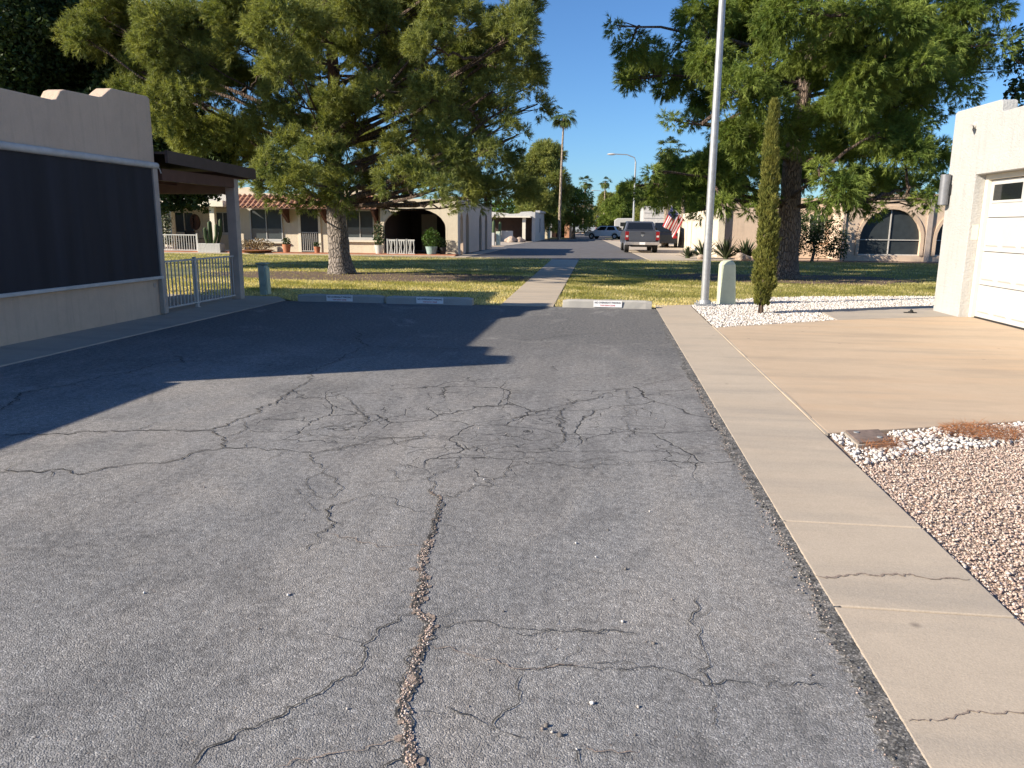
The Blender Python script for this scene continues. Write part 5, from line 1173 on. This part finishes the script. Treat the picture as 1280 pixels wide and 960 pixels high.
def pickup(name, label, paint, emblem=True, group=None):
    e = empty(name, (0, 0, 0), label, 'pickup truck', group); W = .98; P = MAT[paint]
    lo = side_profile(None, [(1.05, .47, .40), (4.65, .47, .40)]); zb = .52
    prof = [(0.02, .62), (.02, 1.20), (.1, 1.27), (2.05, 1.30), (2.08, 1.28), (4.1, 1.22), (5.35, 1.10), (5.62, 1.0), (5.66, .55), (5.5, .50)]+[(y, max(z, zb)) for y, z in reversed(lo)]+[(.25, zb)]
    b = MB(); 
    side = [(y, z) for y, z in prof]
    b.prism([(-W, y, z) for y, z in side], (.07, 0, 0)); b.prism([(W-.07, y, z) for y, z in side], (.07, 0, 0))
    b.box(-W+.07, W-.07, .12, 2.05, .70, .76); b.box(-W+.07, W-.07, 2.05, 5.62, .55, 1.0); b.box(-W+.07, W-.07, 2.05, 4.2, 1.0, 1.25); b.prism([(-W+.07, 4.2, 1.0), (-W+.07, 4.2, 1.235), (-W+.07, 5.35, 1.12), (-W+.07, 5.6, 1.0)], (2*W-.14, 0, 0))
    bo = b.build('body', [P], e, bevel=.03)
    c = MB(); w1, w2 = W-.03, W-.20
    lo_ = [(-w1, 2.06, 1.25), (w1, 2.06, 1.25), (w1, 4.25, 1.22), (-w1, 4.25, 1.22)]; hi = [(-w2, 2.22, 1.80), (w2, 2.22, 1.80), (w2, 3.55, 1.82), (-w2, 3.55, 1.82)]
    c.add(lo_+hi, [(4, 5, 6, 7), (0, 1, 5, 4), (1, 2, 6, 5), (2, 3, 7, 6), (3, 0, 4, 7), (3, 2, 1, 0)]); co = c.build('cab', [P], e, bevel=.05)
    def lerp4(a, b_, c_, d_, u, v): return Vector(a).lerp(Vector(b_), u).lerp(Vector(d_).lerp(Vector(c_), u), v)
    def quad(A, B, C_, D_, u0, u1, v0, v1, off, nm):
        q = MB(); o4 = [lerp4(A, B, C_, D_, u, v)+Vector(off) for u, v in ((u0, v0), (u1, v0), (u1, v1), (u0, v1))]; q.prism(o4, tuple(-x*.5 for x in off)); q.build(nm, [MAT['glass']], co)
    quad(lo_[0], lo_[1], hi[1], hi[0], .08, .92, .16, .86, (0, -.02, 0), 'rear_window'); quad(lo_[2], lo_[3], hi[3], hi[2], .08, .92, .1, .9, (0, .02, .01), 'windscreen')
    for a, b_, c_, d_, s_ in ((lo_[1], lo_[2], hi[2], hi[1], 1), (lo_[0], lo_[3], hi[3], hi[0], -1)):
        quad(a, b_, c_, d_, .06, .40, .16, .88, (.02*s_, 0, 0), 'side_window'); quad(a, b_, c_, d_, .46, .86, .16, .88, (.02*s_, 0, 0), 'side_window')
    tg = MB().box(-.76, .76, -.03, .06, .68, 1.26).build('tailgate', [P], e, bevel=.02)
    MB().box(-.68, .68, -.036, -.031, .78, 1.10).build('panel', [P], tg); MB().box(-.1, .1, -.055, -.032, 1.13, 1.18).build('handle', [MAT['dark']], tg)
    if emblem: MB().prism([(-.10, -.045, 1.02), (0, -.045, .93), (.10, -.045, 1.02), (.06, -.045, 1.05), (-.06, -.045, 1.05)], (0, .01, 0)).build('emblem', [MAT['chrome']], tg)
    for s_ in (-1, 1):
        a, b_ = sorted((s_*.77, s_*.985)); l_ = MB().box(a, b_, -.02, .10, .74, 1.22).build('taillight', [MAT['red']], e, bevel=.02); MB().box(a+.04, b_-.04, -.028, -.021, .90, 1.0).build('reversing_lamp', [MAT['white']], l_)
        a, b_ = sorted((s_*.62, s_*.96)); MB().box(a, b_, 5.56, 5.68, .78, .96).build('headlight', [MAT['glass_grey']], e)
        m_ = MB().box(min(s_*1.0, s_*1.2), max(s_*1.0, s_*1.2), 3.75, 3.85, 1.22, 1.42).box(min(s_*.93, s_*1.02), max(s_*.93, s_*1.02), 3.78, 3.82, 1.24, 1.3).build('mirror', [MAT['dark']], e, bevel=.02)
        for y in (1.05, 4.65): wheel(e, s_*.83, y, .40, .27)
    bp = MB().prism([(-.97, .1, .46), (-.97, -.16, .46), (-.97, -.18, .64), (-.97, .02, .66)], (1.94, 0, 0)).build('rear_bumper', [MAT['chrome']], e, bevel=.02)
    MB().box(-.16, .16, -.192, -.184, .48, .62).build('number_plate', [MAT['sign_white']], bp); MB().tube([(0, -.1, .40), (0, -.28, .40), (0, -.28, .46)], .03, 8).build('tow_hitch', [MAT['dark']], bp)
    MB().box(-.9, .9, 5.6, 5.72, .42, .62).build('front_bumper', [MAT['chrome']], e, bevel=.03); MB().box(-.6, .6, .3, 5.4, .34, .50).build('chassis', [MAT['dark']], e); MB().box(-.6, .6, 5.62, 5.68, .66, .95).build('grille', [MAT['dark']], e)
    return e
tk = pickup('pickup_truck', 'slate grey pickup with red taillights parked on the far forecourt', 'paint_grey'); tk.location = (2.05, 45.8, .01); tk.rotation_euler.z = rad(2)
tk2 = pickup('pickup_truck', 'tiny silver and white pickup parked across the far end of the street', 'paint_silver'); tk2.location = (-1.6, 131, 0); tk2.rotation_euler.z = rad(80)
def car(name, label, paint, cat='car', Lc=4.6, W=.92, hb=1.0, ht=1.5, cab=(.5, 3.2), top=(.9, 2.7)):
    e = empty(name, (0, 0, 0), label, cat); P = MAT[paint]; lo = side_profile(None, [(.85, .38, .33), (Lc-.9, .38, .33)])
    prof = [(0, .35), (.0, hb*.86), (.12, hb), (Lc*.72, hb*.97), (Lc-.12, hb*.78), (Lc, .6), (Lc-.05, .32)]+[(y, max(z, .30)) for y, z in reversed(lo)]
    b = MB(); b.prism([(-W, y, z) for y, z in prof], (2*W, 0, 0)); b.build('body', [P], e, bevel=.05)
    lo_ = [(-W+.04, cab[0], hb*.97), (W-.04, cab[0], hb*.97), (W-.04, cab[1]+.3, hb*.95), (-W+.04, cab[1]+.3, hb*.95)]; w2 = W-.22; hi = [(-w2, top[0], ht), (w2, top[0], ht), (w2, top[1], ht), (-w2, top[1], ht)]
    co = MB().add(lo_+hi, [(4, 5, 6, 7), (0, 1, 5, 4), (1, 2, 6, 5), (2, 3, 7, 6), (3, 0, 4, 7), (3, 2, 1, 0)]).build('cabin', [P], e, bevel=.06)
    def L4(A, B, C_, D_, u, v): return Vector(A).lerp(Vector(B), u).lerp(Vector(D_).lerp(Vector(C_), u), v)
    for (A, B, C_, D_, off, nm, sp) in ((lo_[0], lo_[1], hi[1], hi[0], (0, -.02, .01), 'rear_window', [(.08, .92)]), (lo_[2], lo_[3], hi[3], hi[2], (0, .02, .01), 'windscreen', [(.08, .92)]), (lo_[1], lo_[2], hi[2], hi[1], (.02, 0, .005), 'side_window', [(.08, .46), (.52, .9)]), (lo_[0], lo_[3], hi[3], hi[0], (-.02, 0, .005), 'side_window', [(.08, .46), (.52, .9)])):
        for u0, u1 in sp:
            q = [L4(A, B, C_, D_, u, v)+Vector(off) for u, v in ((u0, .12), (u1, .12), (u1, .88), (u0, .88))]; MB().prism(q, tuple(-x*.5 for x in off)).build(nm, [MAT['glass']], co)
    for s_ in (-1, 1):
        for y in (.85, Lc-.9): wheel(e, s_*(W-.10), y, .33, .2)
        a, b_ = sorted((s_*(W-.3), s_*(W-.04))); MB().box(a, b_, -.02, .03, .68, .85).build('taillight', [MAT['red']], e); MB().box(a, b_, Lc-.1, Lc-.01, .6, .72).build('headlight', [MAT['glass_grey']], e)
    MB().box(-W+.1, W-.1, -.06, 0, .34, .52).build('rear_bumper', [P], e, bevel=.02)
    return e
c = car('suv', 'black SUV parked beyond the pickup beside the tan side wall', 'paint_black', 'SUV', 4.8, .95, 1.08, 1.78, (.1, 3.1), (.35, 2.8)); c.location = (4.15, 57.5, .012); c.rotation_euler.z = rad(-4)
c = car('parked_car', 'small white car parked beyond the pickup at the street edge', 'paint_white'); c.location = (2.0, 92, .0); c.rotation_euler.z = rad(70)
e = empty('box_truck', (3.9, 72, 0), 'white box truck with a ladder rack rear behind the black SUV', 'box truck')
MB().box(3.1, 5.2, 70, 76, .75, 3.25).build('cargo_box', [MAT['white']], e, bevel=.03); MB().box(3.2, 5.1, 69.95, 69.995, .8, 3.15).build('rear_door', [MAT['offwhite']], e)
for z in (1.3, 1.75, 2.2, 2.65): MB().box(3.22, 5.08, 69.93, 69.948, z, z+.03).build('door_seam', [MAT['grey_metal']], e)
MB().box(3.2, 5.1, 76, 78, .5, 2.3).build('cab', [MAT['white']], e, bevel=.1)
for x in (3.3, 5.0):
    for y in (71.3, 77): 
        MB().tube([(x-.12, y, .42), (x+.12, y, .42)], .42, 16).build('wheel', [MAT['black']], e)
e = empty('camper_van', (.9, 110, 0), 'white camper van parked beyond the small white car', 'camper van')
MB().prism([(1.0, 108.9, .45), (1.0, 108.9, 2.3), (1.4, 108.9, 2.55), (6.0, 108.9, 2.6), (6.4, 108.9, 2.2), (6.5, 108.9, .45)], (0, 2.1, 0)).build('body', [MAT['white']], e, bevel=.08)
for x in (1.8, 3.6): MB().box(x, x+1.0, 108.86, 108.898, 1.5, 2.0).build('side_window', [MAT['glass']], e)
for x in (2.0, 5.4): MB().tube([(x, 108.85, .36), (x, 109.1, .36)], .36, 16).build('wheel', [MAT['black']], e)
# ---- flag
e = empty('flag', (5.5, 56.0, 1.9), 'American flag hanging from a slanted pole on the tan side wall', 'flag')
MB().tube([(5.6, 56.0, 1.75), (4.35, 55.5, 2.95)], .022, 8).build('flagpole', [MAT['white']], e)
n1, n2 = 26, 22; A = Vector((4.40, 55.52, 2.90)); B = Vector((5.50, 55.95, 1.85)); fl = MB(); V = []
for i in range(n1+1):
    for j in range(n2+1):
        u, v = i/n1, j/n2; p = A.lerp(B, u*.82); dn = Vector((-.62, -.15, -1.35)); p = p+dn*v*(.93+.07*math.cos(u*6)); p.y += .09*math.sin(u*9+v*3)*v+.04*math.sin(u*17)*v; p.x += .06*math.sin(u*11+1)*v; V.append(p)
# stripes run along the fly (down), canton at the pole tip corner
Fc = []; Fm = []
for i in range(n1):
    for j in range(n2):
        Fc.append((i*(n2+1)+j, (i+1)*(n2+1)+j, (i+1)*(n2+1)+j+1, i*(n2+1)+j+1)); Fm.append(2 if (i < 14 and j < 9) else (0 if (i//2) % 2 == 0 else 1))
MAT['flag_red'] = simple('flag_red', (.45, .03, .04), .8, .08, 5); MAT['flag_white'] = simple('flag_white', (.72, .70, .70), .8, .05, 5); MAT['flag_blue'] = simple('flag_blue', (.03, .04, .15), .8, .08, 5)
cl_ = link_mesh('cloth', [tuple(p) for p in V], Fc, [MAT['flag_red'], MAT['flag_white'], MAT['flag_blue']], Fm, parent=e, smooth=True)
so_ = cl_.modifiers.new('thickness', 'SOLIDIFY'); so_.thickness = .004
sm = MB()
for a in range(5):
    for b_ in range(4):
        i, j = 1+a*2.6, .9+b_*2; ii_, jj = int(i), int(j); p = V[ii_*(n2+1)+jj]; q = V[(ii_+1)*(n2+1)+jj]; r_ = V[ii_*(n2+1)+jj+1]
        u = (q-p).normalized()*.022; v = (r_-p).normalized()*.022; nrm = u.cross(v).normalized(); nrm = nrm if nrm.y < 0 else -nrm; c0 = p+(q-p)*.5+(r_-p)*.5+nrm*.006
        star = []
        for k in range(10):
            rr2 = 1 if k % 2 == 0 else .42; star.append(c0+u*rr2*math.cos(k*math.pi/5)+v*rr2*math.sin(k*math.pi/5))
        sm.poly(star)
sm.build('stars', [MAT['flag_white']], cl_)
